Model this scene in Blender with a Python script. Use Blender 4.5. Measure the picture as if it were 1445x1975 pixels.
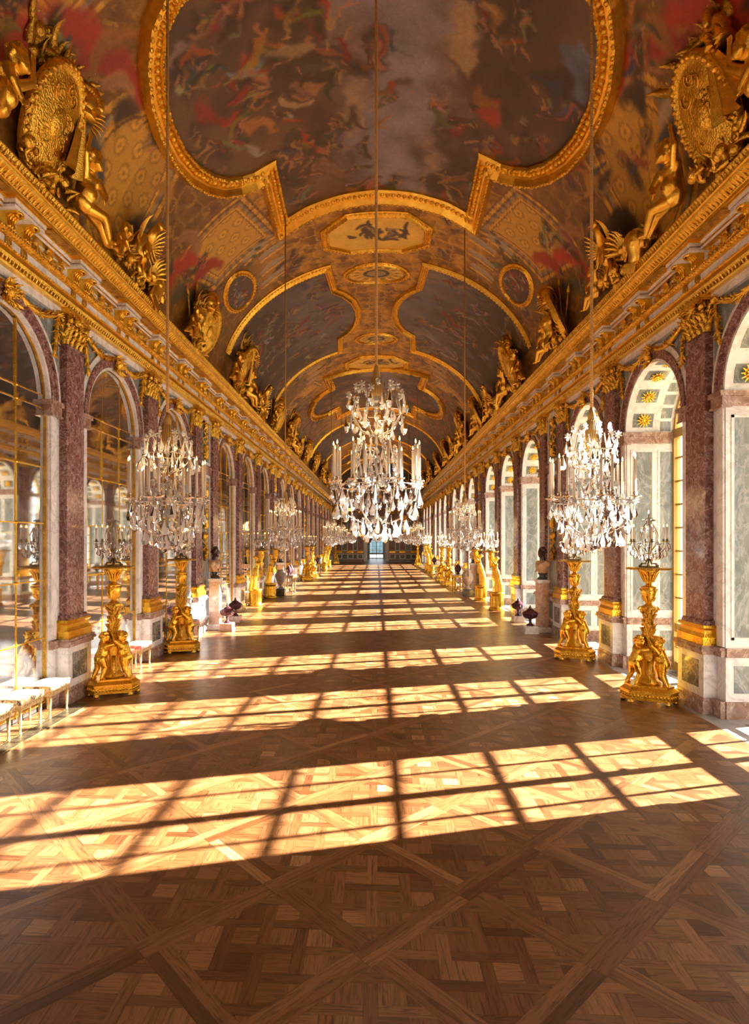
import bpy, math, random
import numpy as np
from mathutils import Vector, Matrix, noise as mnoise

for o in list(bpy.data.objects): bpy.data.objects.remove(o)
scene = bpy.context.scene
COL = scene.collection
PI = math.pi

# ------------------------------------------------------------------ camera
FPX, VX, VY, YAW, EYE = 1140.0, 726.0, 1041.0, math.radians(3.2), 2.5
W_, H_ = 1445.0, 1975.0
PX = VX - FPX * math.tan(YAW)
cd = bpy.data.cameras.new('camera')
cam = bpy.data.objects.new('camera', cd); COL.objects.link(cam)
cam.location = (0, 0, EYE); cam.rotation_euler = (PI / 2, 0, YAW)
cd.sensor_fit = 'HORIZONTAL'; cd.sensor_width = 36.0
cd.lens = FPX * 36.0 / W_
cd.shift_x = (W_ / 2 - PX) / W_
cd.shift_y = (VY - H_ / 2) / W_
cd.clip_start = 0.05; cd.clip_end = 400
scene.camera = cam

# ------------------------------------------------------------------ sky, sun, exposure
wd = bpy.data.worlds.new('sky'); scene.world = wd; wd.use_nodes = True
bg = wd.node_tree.nodes['Background']
bg.inputs[0].default_value = (0.88, 0.93, 1.0, 1); bg.inputs[1].default_value = 1.25
SUN_DIR = Vector((-1.0, -0.307, -0.41)).normalized()
sl = bpy.data.lights.new('sun', 'SUN'); sl.energy = 46.0; sl.angle = math.radians(0.5); sl.color = (1.0, 0.93, 0.82)
so = bpy.data.objects.new('sun', sl); COL.objects.link(so)
so.rotation_euler = SUN_DIR.to_track_quat('-Z', 'Y').to_euler(); so.location = (30, 12, 14)
vs = scene.view_settings
vs.view_transform = 'Standard'; vs.look = 'None'; vs.gamma = 1.0; vs.use_curve_mapping = False
vs.exposure = 1.27
scene.cycles.transparent_max_bounces = 48
scene.cycles.sample_clamp_indirect = 4.0

# ------------------------------------------------------------------ plan of the hall
XW = 4.86            # face of the pier walls
Y_BACK, Y_END = -7.3, 68.6
BAY, PANEL = 3.25, 1.65
PIL = []             # pilaster centres
ARCH = []            # (y0, y1) arch bays
TROPHY = []          # (y0, y1) narrow bust bays
y = 5.83 - PANEL - 3 * BAY
PIL.append(y)
while y < 60:
    for k in range(3):
        if y + BAY > Y_END - 1.0: break
        ARCH.append((y, y + BAY)); y += BAY; PIL.append(y)
    if y + PANEL < Y_END - 1.0:
        TROPHY.append((y, y + PANEL)); y += PANEL; PIL.append(y)
    if y + BAY > Y_END - 1.0: break
ZS, RA = 4.57, 1.06  # arch spring and radius
ZB, VA, VR = 7.05, 4.5, 3.45  # vault base, half width, rise

# light enters through the windows of the right wall: portals guide the sky sampling
for (a, b) in ARCH:
    if b > 40: continue
    pl = bpy.data.lights.new('window_portal', 'AREA'); pl.shape = 'RECTANGLE'; pl.size = 5.3; pl.size_y = 2.1
    pl.cycles.is_portal = True
    po = bpy.data.objects.new('window_portal', pl); COL.objects.link(po)
    po.location = (XW + 1.05, (a + b) / 2, 2.85); po.rotation_euler = (0, PI / 2, 0)

# ------------------------------------------------------------------ helpers
class MB:
    """collects shapes into one mesh"""
    def __init__(s): s.v = []; s.f = []; s.m = []; s.s = []
    def add(s, vs, fs, m=0, smooth=False, M=None):
        o = len(s.v)
        if M is not None: vs = [tuple(M @ Vector(p)) for p in vs]
        s.v.extend(vs)
        for f in fs: s.f.append([i + o for i in f])
        s.m.extend([m] * len(fs)); s.s.extend([smooth] * len(fs))
        return s
    def box(s, x0, x1, y0, y1, z0, z1, m=0, M=None):
        v = [(x0,y0,z0),(x1,y0,z0),(x1,y1,z0),(x0,y1,z0),(x0,y0,z1),(x1,y0,z1),(x1,y1,z1),(x0,y1,z1)]
        return s.add(v, [(0,3,2,1),(4,5,6,7),(0,1,5,4),(1,2,6,5),(2,3,7,6),(3,0,4,7)], m, False, M)
    def frus(s, x0, x1, y0, y1, z0, z1, t=0.02, m=0, M=None):
        """block with a chamfered top edge"""
        v = [(x0,y0,z0),(x1,y0,z0),(x1,y1,z0),(x0,y1,z0)]
        zc = z1 - t
        v += [(x0,y0,zc),(x1,y0,zc),(x1,y1,zc),(x0,y1,zc)]
        v += [(x0+t,y0+t,z1),(x1-t,y0+t,z1),(x1-t,y1-t,z1),(x0+t,y1-t,z1)]
        f = [(0,3,2,1),(8,9,10,11)]
        for k in (0,4):
            for i in range(4): f.append((k+i, k+(i+1)%4, k+4+(i+1)%4, k+4+i))
        return s.add(v, f, m, False, M)
    def sweep_xz(s, prof, y0, y1, mats=None, m=0, M=None, caps=True, smooth=False):
        """open or closed profile of (x, z) points run along y"""
        n = len(prof); o = len(s.v)
        v = [(x, y0, z) for x, z in prof] + [(x, y1, z) for x, z in prof]
        fs = [(i, i+1, n+i+1, n+i) for i in range(n-1)]
        if M is not None: v = [tuple(M @ Vector(p)) for p in v]
        s.v.extend(v)
        for i, f in enumerate(fs):
            s.f.append([k+o for k in f]); s.m.append(mats[i] if mats else m); s.s.append(smooth)
        if caps:
            s.f.append([o+i for i in range(n)]); s.m.append(m); s.s.append(False)
            s.f.append([o+n+i for i in range(n-1,-1,-1)]); s.m.append(m); s.s.append(False)
        return s
    def prism_x(s, poly, x0, x1, m=0, M=None, front=True):
        """polygon of (y, z) points given depth along x"""
        n = len(poly)
        v = [(x1, a, b) for a, b in poly] + [(x0, a, b) for a, b in poly]
        f = [tuple(range(n))] if front else []
        f += [(i, n+i, n+(i+1)%n, (i+1)%n) for i in range(n)]
        return s.add(v, f, m, False, M)
    def prism_z(s, poly, z0, z1, m=0, M=None, top=None):
        n = len(poly); top = top or poly
        v = [(a, b, z0) for a, b in poly] + [(a, b, z1) for a, b in top]
        f = [tuple(range(n-1,-1,-1)), tuple(range(n, 2*n))] + [(i, (i+1)%n, n+(i+1)%n, n+i) for i in range(n)]
        return s.add(v, f, m, False, M)
    def lathe(s, prof, n=16, m=0, M=None, smooth=True, a0=0.0):
        v = []; f = []
        for r, z in prof:
            for k in range(n):
                a = a0 + 2*PI*k/n; v.append((r*math.cos(a), r*math.sin(a), z))
        for i in range(len(prof)-1):
            for k in range(n):
                f.append((i*n+k, i*n+(k+1)%n, (i+1)*n+(k+1)%n, (i+1)*n+k))
        if prof[0][0] > 1e-4: f.append(tuple(range(n-1,-1,-1)))
        if prof[-1][0] > 1e-4: f.append(tuple(range((len(prof)-1)*n, len(prof)*n)))
        return s.add(v, f, m, smooth, M)
    def tube(s, path, r, n=6, m=0, M=None, smooth=True, cap=True):
        P = [Vector(p) for p in path]; k = len(P)
        R = r if isinstance(r, (list, tuple)) else [r]*k
        v = []; f = []
        t = (P[1]-P[0]).normalized()
        u = t.orthogonal().normalized()
        for i in range(k):
            t = (P[min(i+1,k-1)] - P[max(i-1,0)])
            t = t.normalized() if t.length > 1e-9 else Vector((0,0,1))
            u = (u - t*u.dot(t))
            u = u.normalized() if u.length > 1e-6 else t.orthogonal().normalized()
            w = t.cross(u)
            for j in range(n):
                a = 2*PI*j/n; q = P[i] + (u*math.cos(a) + w*math.sin(a))*R[i]; v.append(tuple(q))
        for i in range(k-1):
            for j in range(n): f.append((i*n+j, i*n+(j+1)%n, (i+1)*n+(j+1)%n, (i+1)*n+j))
        if cap: f.append(tuple(range(n-1,-1,-1))); f.append(tuple(range((k-1)*n, k*n)))
        return s.add(v, f, m, smooth, M)
    def ell(s, c, r, nu=10, nv=6, m=0, M=None, smooth=True):
        if isinstance(r, (int, float)): r = (r, r, r)
        v = [(c[0],c[1],c[2]-r[2])]; f = []
        for i in range(1, nv):
            b = -PI/2 + PI*i/nv
            for j in range(nu):
                a = 2*PI*j/nu; v.append((c[0]+r[0]*math.cos(b)*math.cos(a), c[1]+r[1]*math.cos(b)*math.sin(a), c[2]+r[2]*math.sin(b)))
        v.append((c[0],c[1],c[2]+r[2])); L = len(v)-1
        for j in range(nu):
            f.append((0, 1+(j+1)%nu, 1+j)); f.append((L, 1+(nv-2)*nu+j, 1+(nv-2)*nu+(j+1)%nu))
        for i in range(nv-2):
            for j in range(nu): f.append((1+i*nu+j, 1+i*nu+(j+1)%nu, 1+(i+1)*nu+(j+1)%nu, 1+(i+1)*nu+j))
        return s.add(v, f, m, smooth, M)
    def leaf(s, L=0.2, W=0.1, curl=1.2, lift=0.1, m=0, M=None, n=5, lobes=True):
        """acanthus leaf: grows up local z, bends out along local x at its tip, width along y"""
        v = []; f = []; x = 0; z = 0; a = lift
        for i in range(n+1):
            t = i/n
            w = W*0.5*math.sin(PI*min(1, 0.22+t*0.78))**0.8*(1.0 - 0.25*t)
            if lobes: w *= (1.0 if i % 2 == 0 else 0.72)
            if i == n: w = W*0.04
            th = 0.012*(1-t) + 0.004
            v += [(x - 0.15*w, -w, z), (x + 0.25*w + th, 0, z), (x - 0.15*w, w, z), (x - th, 0, z)]
            a = lift + curl*t*t*1.6
            x += math.sin(a)*L/n; z += math.cos(a)*L/n
        for i in range(n):
            b = i*4; c = b+4
            f += [(b, b+1, c+1, c), (b+1, b+2, c+2, c+1), (b+2, b+3, c+3, c+2), (b+3, b, c, c+3)]
        return s.add(v, f, m, True, M)
    def scroll(s, r=0.08, turns=1.6, wid=0.06, th=0.02, m=0, M=None, n=22):
        """spiral volute in the xz plane, width along y"""
        v = []; f = []
        for i in range(n+1):
            t = i/n; a = 2*PI*turns*t; q = r*(1-0.82*t); h = th*(1-0.5*t)
            for rr in (q+h*0.5, q-h*0.5):
                for yy in (-wid/2, wid/2): v.append((rr*math.cos(a), yy, rr*math.sin(a)))
        for i in range(n):
            b = i*4; c = b+4
            f += [(b, b+1, c+1, c), (b+3, b+2, c+2, c+3), (b+2, b, c, c+2), (b+1, b+3, c+3, c+1)]
        return s.add(v, f, m, True, M)
    def mesh(s, name, mats):
        me = bpy.data.meshes.new(name); me.from_pydata(s.v, [], s.f)
        for k in (mats if isinstance(mats, (list, tuple)) else [mats]): me.materials.append(MAT[k] if isinstance(k, str) else k)
        me.polygons.foreach_set('material_index', s.m); me.polygons.foreach_set('use_smooth', s.s)
        me.update(); return me

def T(x=0, y=0, z=0): return Matrix.Translation((x, y, z))
def RX(a): return Matrix.Rotation(a, 4, 'X')
def RY(a): return Matrix.Rotation(a, 4, 'Y')
def RZ(a): return Matrix.Rotation(a, 4, 'Z')
def SC(x, y=None, z=None):
    y = x if y is None else y; z = x if z is None else z
    return Matrix.Diagonal((x, y, z, 1))

def put(name, me, parent=None, loc=(0,0,0), rz=0.0, M=None, scale=None):
    o = bpy.data.objects.new(name, me); COL.objects.link(o)
    if parent is not None: o.parent = parent
    if M is not None: o.matrix_local = M
    else:
        o.location = loc; o.rotation_euler = (0, 0, rz)
        if scale is not None: o.scale = (scale, scale, scale) if isinstance(scale, (int, float)) else scale
    return o
def empty(name, loc=(0,0,0), rz=0.0, parent=None):
    o = put(name, None, parent, loc, rz); o.empty_display_size = 0.1; return o
def tag(o, label, cat, group=None):
    o['label'] = label; o['category'] = cat
    if group: o['group'] = group
    return o
def struct(o): o['kind'] = 'structure'; return o
def copy_tree(o, parent=None):
    c = o.copy(); COL.objects.link(c); c.parent = parent
    for ch in list(o.children): copy_tree(ch, c)
    return c

def blob(name, prims, voxel, mat, smooth=6, M=None):
    """one continuous surface from ellipsoids ('e', c, r) and tapered limbs ('c', p, q, r1, r2)"""
    mb = MB()
    for p in prims:
        if p[0] == 'e': mb.ell(p[1], p[2], 14, 10)
        else:
            a, b = Vector(p[1]), Vector(p[2]); d = b - a; n = max(2, int(d.length/(min(p[3], p[4])*0.5))+1)
            for i in range(n+1):
                t = i/n; mb.ell(tuple(a + d*t), p[3]+(p[4]-p[3])*t, 10, 7)
    me = mb.mesh(name+'_src', mat)
    o = bpy.data.objects.new('tmp', me); COL.objects.link(o)
    r = o.modifiers.new('r', 'REMESH'); r.mode = 'VOXEL'; r.voxel_size = voxel; r.use_smooth_shade = True
    k = o.modifiers.new('s', 'SMOOTH'); k.iterations = smooth; k.factor = 0.5
    dg = bpy.context.evaluated_depsgraph_get(); dg.update()
    out = bpy.data.meshes.new_from_object(o.evaluated_get(dg)); out.name = name
    bpy.data.objects.remove(o); bpy.data.meshes.remove(me)
    out.materials.clear(); out.materials.append(MAT[mat])
    if M is not None: out.transform(M)
    out.polygons.foreach_set('use_smooth', [True]*len(out.polygons))
    return out

# ------------------------------------------------------------------ materials
MAT = {}
class NT:
    def __init__(s, name):
        m = bpy.data.materials.new(name); m.use_nodes = True; s.m = m; s.t = m.node_tree; s.n = s.t.nodes
        s.b = s.n['Principled BSDF']; MAT[name] = m
    def node(s, ty, **kw):
        n = s.n.new(ty)
        for k, v in kw.items():
            if k.startswith('i_'):
                key = k[2:]; key = int(key) if key.isdigit() else key.replace('_', ' ')
                n.inputs[key].default_value = v
            else: setattr(n, k, v)
        return n
    def link(s, a, b): s.t.links.new(a, b)
    def pos(s, scale=(1,1,1)):
        g = s.node('ShaderNodeNewGeometry'); mp = s.node('ShaderNodeMapping'); mp.inputs['Scale'].default_value = scale
        s.link(g.outputs['Position'], mp.inputs['Vector']); return mp.outputs[0]
    def ramp(s, fac, stops):
        r = s.node('ShaderNodeValToRGB'); e = r.color_ramp.elements
        while len(e) < len(stops): e.new(0.5)
        for k, (p, c) in enumerate(stops): e[k].position = p; e[k].color = (*c, 1)
        s.link(fac, r.inputs[0]); return r.outputs[0]
    def noise(s, vec, scale, detail=4, rough=0.5, dist=0.0):
        n = s.node('ShaderNodeTexNoise'); n.inputs['Scale'].default_value = scale; n.inputs['Detail'].default_value = detail
        n.inputs['Roughness'].default_value = rough; n.inputs['Distortion'].default_value = dist
        s.link(vec, n.inputs['Vector']); return n.outputs[0]
    def mix(s, fac, a, b, mode='MIX'):
        x = s.node('ShaderNodeMix', data_type='RGBA', blend_type=mode)
        for i, v in ((0, fac), (6, a), (7, b)):
            if isinstance(v, (int, float)): x.inputs[i].default_value = v
            elif isinstance(v, tuple): x.inputs[i].default_value = (*v, 1)
            else: s.link(v, x.inputs[i])
        return x.outputs[2]
    def bump(s, h, strength=0.3, dist=0.01):
        b = s.node('ShaderNodeBump'); b.inputs['Strength'].default_value = strength; b.inputs['Distance'].default_value = dist
        s.link(h, b.inputs['Height']); s.link(b.outputs[0], s.b.inputs['Normal'])
    def col(s, c):
        if isinstance(c, tuple): s.b.inputs['Base Color'].default_value = (*c, 1)
        else: s.link(c, s.b.inputs['Base Color'])
    def set(s, **kw):
        for k, v in kw.items(): s.b.inputs[k.replace('_', ' ')].default_value = v
        return s

def gold(name, c1, c2, rough=0.3, metal=0.85, bs=60, bstr=0.15):
    t = NT(name); p = t.pos(); n = t.noise(p, 9, 3)
    t.col(t.ramp(n, [(0.35, c1), (0.65, c2)])); t.set(Metallic=metal, Roughness=rough)
    t.bump(t.noise(p, bs, 2), bstr, 0.02)
gold('gold', (0.74,0.43,0.045), (0.92,0.59,0.09), 0.27, 0.93, 60, 0.25)
gold('gold_carved', (0.66,0.37,0.035), (0.90,0.56,0.08), 0.30, 0.92, 38, 0.9)
gold('gold_bright', (0.80,0.46,0.035), (0.95,0.61,0.08), 0.24, 0.92, 45, 0.3)
gold('gold_old', (0.42,0.23,0.03), (0.66,0.39,0.06), 0.38, 0.88, 45, 0.8)
gold('bronze', (0.16,0.11,0.05), (0.40,0.28,0.11), 0.35, 0.85, 60, 0.2)
gold('grate', (0.10,0.08,0.05), (0.22,0.17,0.10), 0.45, 0.8, 60, 0.1)

def marble(name, base, veins, flecks=None, vs=1.2, rough=0.18, stretch=(1,1,1)):
    t = NT(name); p = t.pos(stretch)
    a = t.noise(p, vs*2.2, 6, 0.6, 1.6)
    c = t.ramp(a, base)
    v = t.noise(p, vs, 8, 0.62, 2.4)
    mk = t.ramp(v, [(0.465,(0,0,0)),(0.5,(1,1,1)),(0.535,(0,0,0))])
    c = t.mix(mk, c, t.mix(0.55, c, veins))
    if flecks:
        f = t.noise(p, flecks[1], 5, 0.7, 0.6); fk = t.ramp(f, [(flecks[2],(0,0,0)),(flecks[2]+0.09,(1,1,1))])
        c = t.mix(fk, c, t.mix(0.75, c, flecks[0]))
    t.col(c); t.set(Roughness=rough, Metallic=0.0)
marble('marble_white', [(0.3,(0.60,0.59,0.59)),(0.6,(0.76,0.76,0.765))], (0.38,0.37,0.37), None, 1.1)
marble('marble_floor', [(0.3,(0.30,0.30,0.31)),(0.6,(0.38,0.38,0.395))], (0.26,0.26,0.26), None, 1.1, 0.25)
marble('marble_cream', [(0.3,(0.60,0.53,0.46)),(0.65,(0.78,0.72,0.64))], (0.42,0.32,0.26), None, 1.6)
marble('marble_purple', [(0.3,(0.080,0.030,0.028)),(0.5,(0.175,0.075,0.068)),(0.72,(0.30,0.155,0.140))], (0.52,0.40,0.38), ((0.56,0.44,0.42), 16, 0.57), 3.2)
marble('marble_brown', [(0.3,(0.18,0.095,0.075)),(0.55,(0.30,0.185,0.15)),(0.75,(0.46,0.33,0.28))], (0.62,0.50,0.43), ((0.60,0.46,0.40), 5, 0.6), 1.8)
marble('marble_green', [(0.3,(0.115,0.142,0.150)),(0.55,(0.195,0.228,0.238)),(0.75,(0.30,0.332,0.342))], (0.42,0.44,0.45), ((0.40,0.42,0.43), 4, 0.62), 2.0, 0.18, (1,1,0.45))
marble('marble_dark', [(0.3,(0.05,0.05,0.047)),(0.55,(0.11,0.115,0.105)),(0.75,(0.2,0.2,0.19))], (0.5,0.5,0.48), None, 2.2)
marble('porphyry', [(0.3,(0.035,0.012,0.018)),(0.6,(0.085,0.026,0.038))], (0.12,0.05,0.06), ((0.30,0.16,0.18), 60, 0.62), 3, 0.14)
marble('marble_pink', [(0.3,(0.34,0.19,0.14)),(0.6,(0.52,0.34,0.26))], (0.70,0.58,0.5), ((0.7,0.56,0.48), 6, 0.62), 2.0)
marble('marble_urn', [(0.3,(0.20,0.15,0.12)),(0.6,(0.33,0.26,0.22))], (0.5,0.42,0.37), None, 3.0)
marble('stone_socle', [(0.3,(0.02,0.02,0.022)),(0.6,(0.045,0.045,0.05))], (0.16,0.16,0.16), None, 3.0)

t = NT('drapery_stone'); p = t.pos(); t.col(t.ramp(t.noise(p, 7, 5, 0.6, 1.0), [(0.35,(0.40,0.24,0.12)),(0.65,(0.62,0.44,0.27))])); t.set(Roughness=0.3)
t = NT('head_stone'); p = t.pos(); t.col(t.ramp(t.noise(p, 12, 4), [(0.35,(0.035,0.014,0.016)),(0.7,(0.09,0.035,0.035))])); t.set(Roughness=0.22)

# parquet
t = NT('oak'); uv = t.node('ShaderNodeUVMap'); mp = t.node('ShaderNodeMapping'); mp.inputs['Scale'].default_value = (1.6, 22, 1)
t.link(uv.outputs[0], mp.inputs[0])
at = t.node('ShaderNodeAttribute', attribute_name='tone')
g1 = t.noise(mp.outputs[0], 2.2, 6, 0.62, 1.4)
mp2 = t.node('ShaderNodeMapping'); mp2.inputs['Scale'].default_value = (5, 140, 1); t.link(uv.outputs[0], mp2.inputs[0])
g2 = t.noise(mp2.outputs[0], 1.5, 3, 0.6)
c = t.ramp(at.outputs['Fac'], [(0.0,(0.105,0.037,0.012)),(0.45,(0.225,0.094,0.034)),(0.8,(0.345,0.165,0.066)),(1.0,(0.46,0.26,0.12))])
k = t.ramp(g1, [(0.36,(0.42,0.42,0.42)),(0.52,(1,1,1)),(0.7,(1.0,1.0,1.0))])
c = t.mix(1.0, c, k, 'MULTIPLY')
k2 = t.ramp(g2, [(0.3,(0.72,0.72,0.72)),(0.55,(1,1,1))])
c = t.mix(1.0, c, k2, 'MULTIPLY')
t.col(c); t.set(Roughness=0.3)
rr = t.node('ShaderNodeMapRange'); rr.inputs['To Min'].default_value = 0.285; rr.inputs['To Max'].default_value = 0.36
t.link(t.noise(t.pos(), 1.3, 4), rr.inputs[0]); t.link(rr.outputs[0], t.b.inputs['Roughness'])
t.bump(g2, 0.06, 0.002)
t = NT('joint'); t.col((0.022,0.010,0.005)); t.set(Roughness=0.7)

# mirrors: old silvering, a little clouded
t = NT('mirror'); p = t.pos(); n = t.noise(p, 1.4, 5, 0.6, 0.8)
t.col(t.ramp(n, [(0.35,(0.60,0.63,0.66)),(0.7,(0.76,0.77,0.78))])); t.set(Metallic=0.965)
rr = t.node('ShaderNodeMapRange'); rr.inputs['From Min'].default_value = 0.4; rr.inputs['From Max'].default_value = 0.8
rr.inputs['To Min'].default_value = 0.02; rr.inputs['To Max'].default_value = 0.075
t.link(t.noise(p, 2.6, 5, 0.65), rr.inputs[0]); t.link(rr.outputs[0], t.b.inputs['Roughness'])

# window panes: thin clear glass
t = NT('pane'); tr = t.node('ShaderNodeBsdfTransparent'); gl = t.node('ShaderNodeBsdfGlossy'); gl.inputs['Roughness'].default_value = 0.02
fr = t.node('ShaderNodeFresnel'); fr.inputs[0].default_value = 1.3; mx = t.node('ShaderNodeMixShader')
t.link(fr.outputs[0], mx.inputs[0]); t.link(tr.outputs[0], mx.inputs[1]); t.link(gl.outputs[0], mx.inputs[2])
t.link(mx.outputs[0], t.n['Material Output'].inputs['Surface'])

# crystal: clear facets with bright reflections
t = NT('crystal'); tr = t.node('ShaderNodeBsdfTransparent'); gl = t.node('ShaderNodeBsdfGlossy'); gl.inputs['Roughness'].default_value = 0.04
df = t.node('ShaderNodeBsdfTranslucent'); d2 = t.node('ShaderNodeBsdfDiffuse')
df.inputs[0].default_value = (0.95,0.93,0.92,1); d2.inputs[0].default_value = (0.95,0.93,0.92,1)
m0 = t.node('ShaderNodeMixShader'); m0.inputs[0].default_value = 0.5; t.link(df.outputs[0], m0.inputs[1]); t.link(d2.outputs[0], m0.inputs[2])
m1 = t.node('ShaderNodeMixShader'); m1.inputs[0].default_value = 0.44; t.link(tr.outputs[0], m1.inputs[1]); t.link(m0.outputs[0], m1.inputs[2])
lw = t.node('ShaderNodeLayerWeight'); lw.inputs[0].default_value = 0.45
m2 = t.node('ShaderNodeMixShader'); t.link(lw.outputs['Fresnel'], m2.inputs[0]); t.link(m1.outputs[0], m2.inputs[1]); t.link(gl.outputs[0], m2.inputs[2])
t.link(m2.outputs[0], t.n['Material Output'].inputs['Surface'])

t = NT('candle'); t.col((0.66,0.58,0.48)); t.set(Roughness=0.5); t.b.inputs['Subsurface Weight'].default_value = 0.0
t = NT('flame'); t.col((1,0.6,0.2)); t.b.inputs['Emission Color'].default_value = (1.0,0.50,0.13,1); t.b.inputs['Emission Strength'].default_value = 6.0; t.m.cycles.emission_sampling = 'NONE'
t = NT('silvered'); t.col((0.72,0.66,0.58)); t.set(Metallic=0.9, Roughness=0.25)
t = NT('rope'); p = t.pos((1,1,1)); t.col((0.42,0.22,0.065)); t.set(Roughness=0.7)
w = t.node('ShaderNodeTexWave'); w.inputs['Scale'].default_value = 26; w.inputs['Distortion'].default_value = 0; w.bands_direction = 'DIAGONAL'
t.link(p, w.inputs[0]); t.bump(w.outputs[1], 0.6, 0.01)
t = NT('tassel'); t.col((0.34,0.20,0.05)); t.set(Roughness=0.65)
t = NT('paint'); at = t.node('ShaderNodeAttribute', attribute_name='Col'); p = t.pos()
t.col(t.mix(0.30, at.outputs['Color'], t.ramp(t.noise(p, 14, 6, 0.65, 1.5), [(0.3,(0.35,0.35,0.35)),(0.7,(1.5,1.5,1.5))]), 'MULTIPLY'))
t.set(Roughness=0.55); t.bump(t.noise(p, 120, 3), 0.08, 0.004)
t = NT('window_wood'); t.col((0.42,0.27,0.06)); t.set(Roughness=0.4, Metallic=0.25)
t = NT('terrace'); t.col((0.15,0.14,0.12)); t.set(Roughness=0.9)
t = NT('hedge'); p = t.pos(); t.col(t.ramp(t.noise(p, 1.5, 6), [(0.3,(0.10,0.16,0.18)),(0.7,(0.20,0.28,0.30))])); t.set(Roughness=0.9)
t = NT('brocade'); p = t.pos(); v = t.noise(p, 16, 4, 0.6, 1.2)
t.col(t.ramp(v, [(0.40,(0.22,0.21,0.19)),(0.52,(0.20,0.18,0.155)),(0.58,(0.07,0.045,0.035)),(0.7,(0.15,0.12,0.09))])); t.set(Roughness=0.75)
t = NT('brocade_side'); p = t.pos(); v = t.noise(p, 18, 4, 0.6, 1.2)
t.col(t.ramp(v, [(0.42,(0.40,0.25,0.10)),(0.5,(0.44,0.31,0.17)),(0.58,(0.06,0.03,0.02))])); t.set(Roughness=0.75)
t = NT('brocade_red'); p = t.pos(); v = t.noise(p, 18, 4, 0.6, 1.2)
t.col(t.ramp(v, [(0.42,(0.46,0.04,0.04)),(0.56,(0.62,0.10,0.07)),(0.62,(0.72,0.60,0.42))])); t.set(Roughness=0.75)
t = NT('stool_gilt'); p = t.pos(); t.col(t.ramp(t.noise(p, 25, 3), [(0.4,(0.36,0.23,0.07)),(0.6,(0.44,0.35,0.20))])); t.set(Roughness=0.35, Metallic=0.35)
# ------------------------------------------------------------------ parquet floor
random.seed(7)
FX0, FX1 = -4.90, 4.56
A_ = 1.35 / math.sqrt(2); BW = 0.17; NX, NY = -0.03, 3.58
def clip_poly(poly, n, d):
    out = []
    for i in range(len(poly)):
        p, q = poly[i], poly[(i+1) % len(poly)]
        a = p[0]*n[0]+p[1]*n[1]-d; b = q[0]*n[0]+q[1]*n[1]-d
        if a <= 0: out.append(p)
        if a*b < 0: t = a/(a-b); out.append((p[0]+(q[0]-p[0])*t, p[1]+(q[1]-p[1])*t))
    return out
def area(p): return 0.5*sum(p[i][0]*p[(i+1)%len(p)][1]-p[(i+1)%len(p)][0]*p[i][1] for i in range(len(p)))
R2 = math.sqrt(0.5)
def pq(p, q): return (NX + (p-q)*R2, NY + (p+q)*R2)
PIECES = []   # (poly, along, tone)
def piece(poly, along, tone):
    poly = clip_poly(poly, (1,0), FX1)
    if len(poly) > 2: poly = clip_poly(poly, (-1,0), -FX0)
    if len(poly) > 2: poly = clip_poly(poly, (0,1), Y_END-0.3)
    if len(poly) > 2 and abs(area(poly)) > 2e-4: PIECES.append((poly, along, min(1, max(0, tone))))
def rect_pq(p0, p1, q0, q1): return [pq(p0,q0), pq(p1,q0), pq(p1,q1), pq(p0,q1)]
g_, ts = 0.236, 0.078
FY0 = -3.0
hs = (A_-BW)/2
for i in range(-8, 84):
    for j in range(-64, 84):
        p0, q0 = i*A_, j*A_
        cx, cy = pq(p0+A_/2, q0+A_/2)
        if cx < FX0-0.9 or cx > FX1+0.9 or cy < FY0 or cy > Y_END+0.5: continue
        # bands: one direction runs through the nodes, the other stops at them
        for k in (-1, 0):
            piece(rect_pq(p0-BW/2, p0+A_-BW/2, q0+k*BW/2, q0+(k+1)*BW/2), (R2,R2), random.gauss(0.52,0.22))
            piece(rect_pq(p0+k*BW/2, p0+(k+1)*BW/2, q0+BW/2, q0+A_-BW/2), (-R2,R2), random.gauss(0.40,0.2))
        far = cy > 30
        ox = random.choice((0, 0.5))*g_*0; gg = g_ if not far else g_*2; tt = ts if not far else ts*2
        lim = 2 if not far else 1
        # woven field, square to the hall, cut by the panel frame
        def field(x0, x1, y0, y1, al, tone):
            poly = [(cx+x0,cy+y0),(cx+x1,cy+y0),(cx+x1,cy+y1),(cx+x0,cy+y1)]
            for n in ((R2,R2),(-R2,-R2),(R2,-R2),(-R2,R2)):
                d = n[0]*cx+n[1]*cy+hs
                poly = clip_poly(poly, n, d)
                if len(poly) < 3: return
            piece(poly, al, tone)
        pt = random.gauss(0, 0.07)
        for k in range(-lim-1, lim+2):
            for l in range(-lim-1, lim+2):
                if (k+l) % 2 == 0: field(l*gg-gg+tt/2, l*gg+gg-tt/2, k*gg-tt/2, k*gg+tt/2, (1,0), random.gauss(0.34,0.16)+pt)
                else: field(k*gg-tt/2, k*gg+tt/2, l*gg-gg+tt/2, l*gg+gg-tt/2, (0,1), random.gauss(0.38,0.16)+pt)
                field(l*gg+tt/2, l*gg+gg-tt/2, k*gg+tt/2, k*gg+gg-tt/2, random.choice(((1,0),(0,1))), random.gauss(0.50,0.22)+pt)
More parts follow.
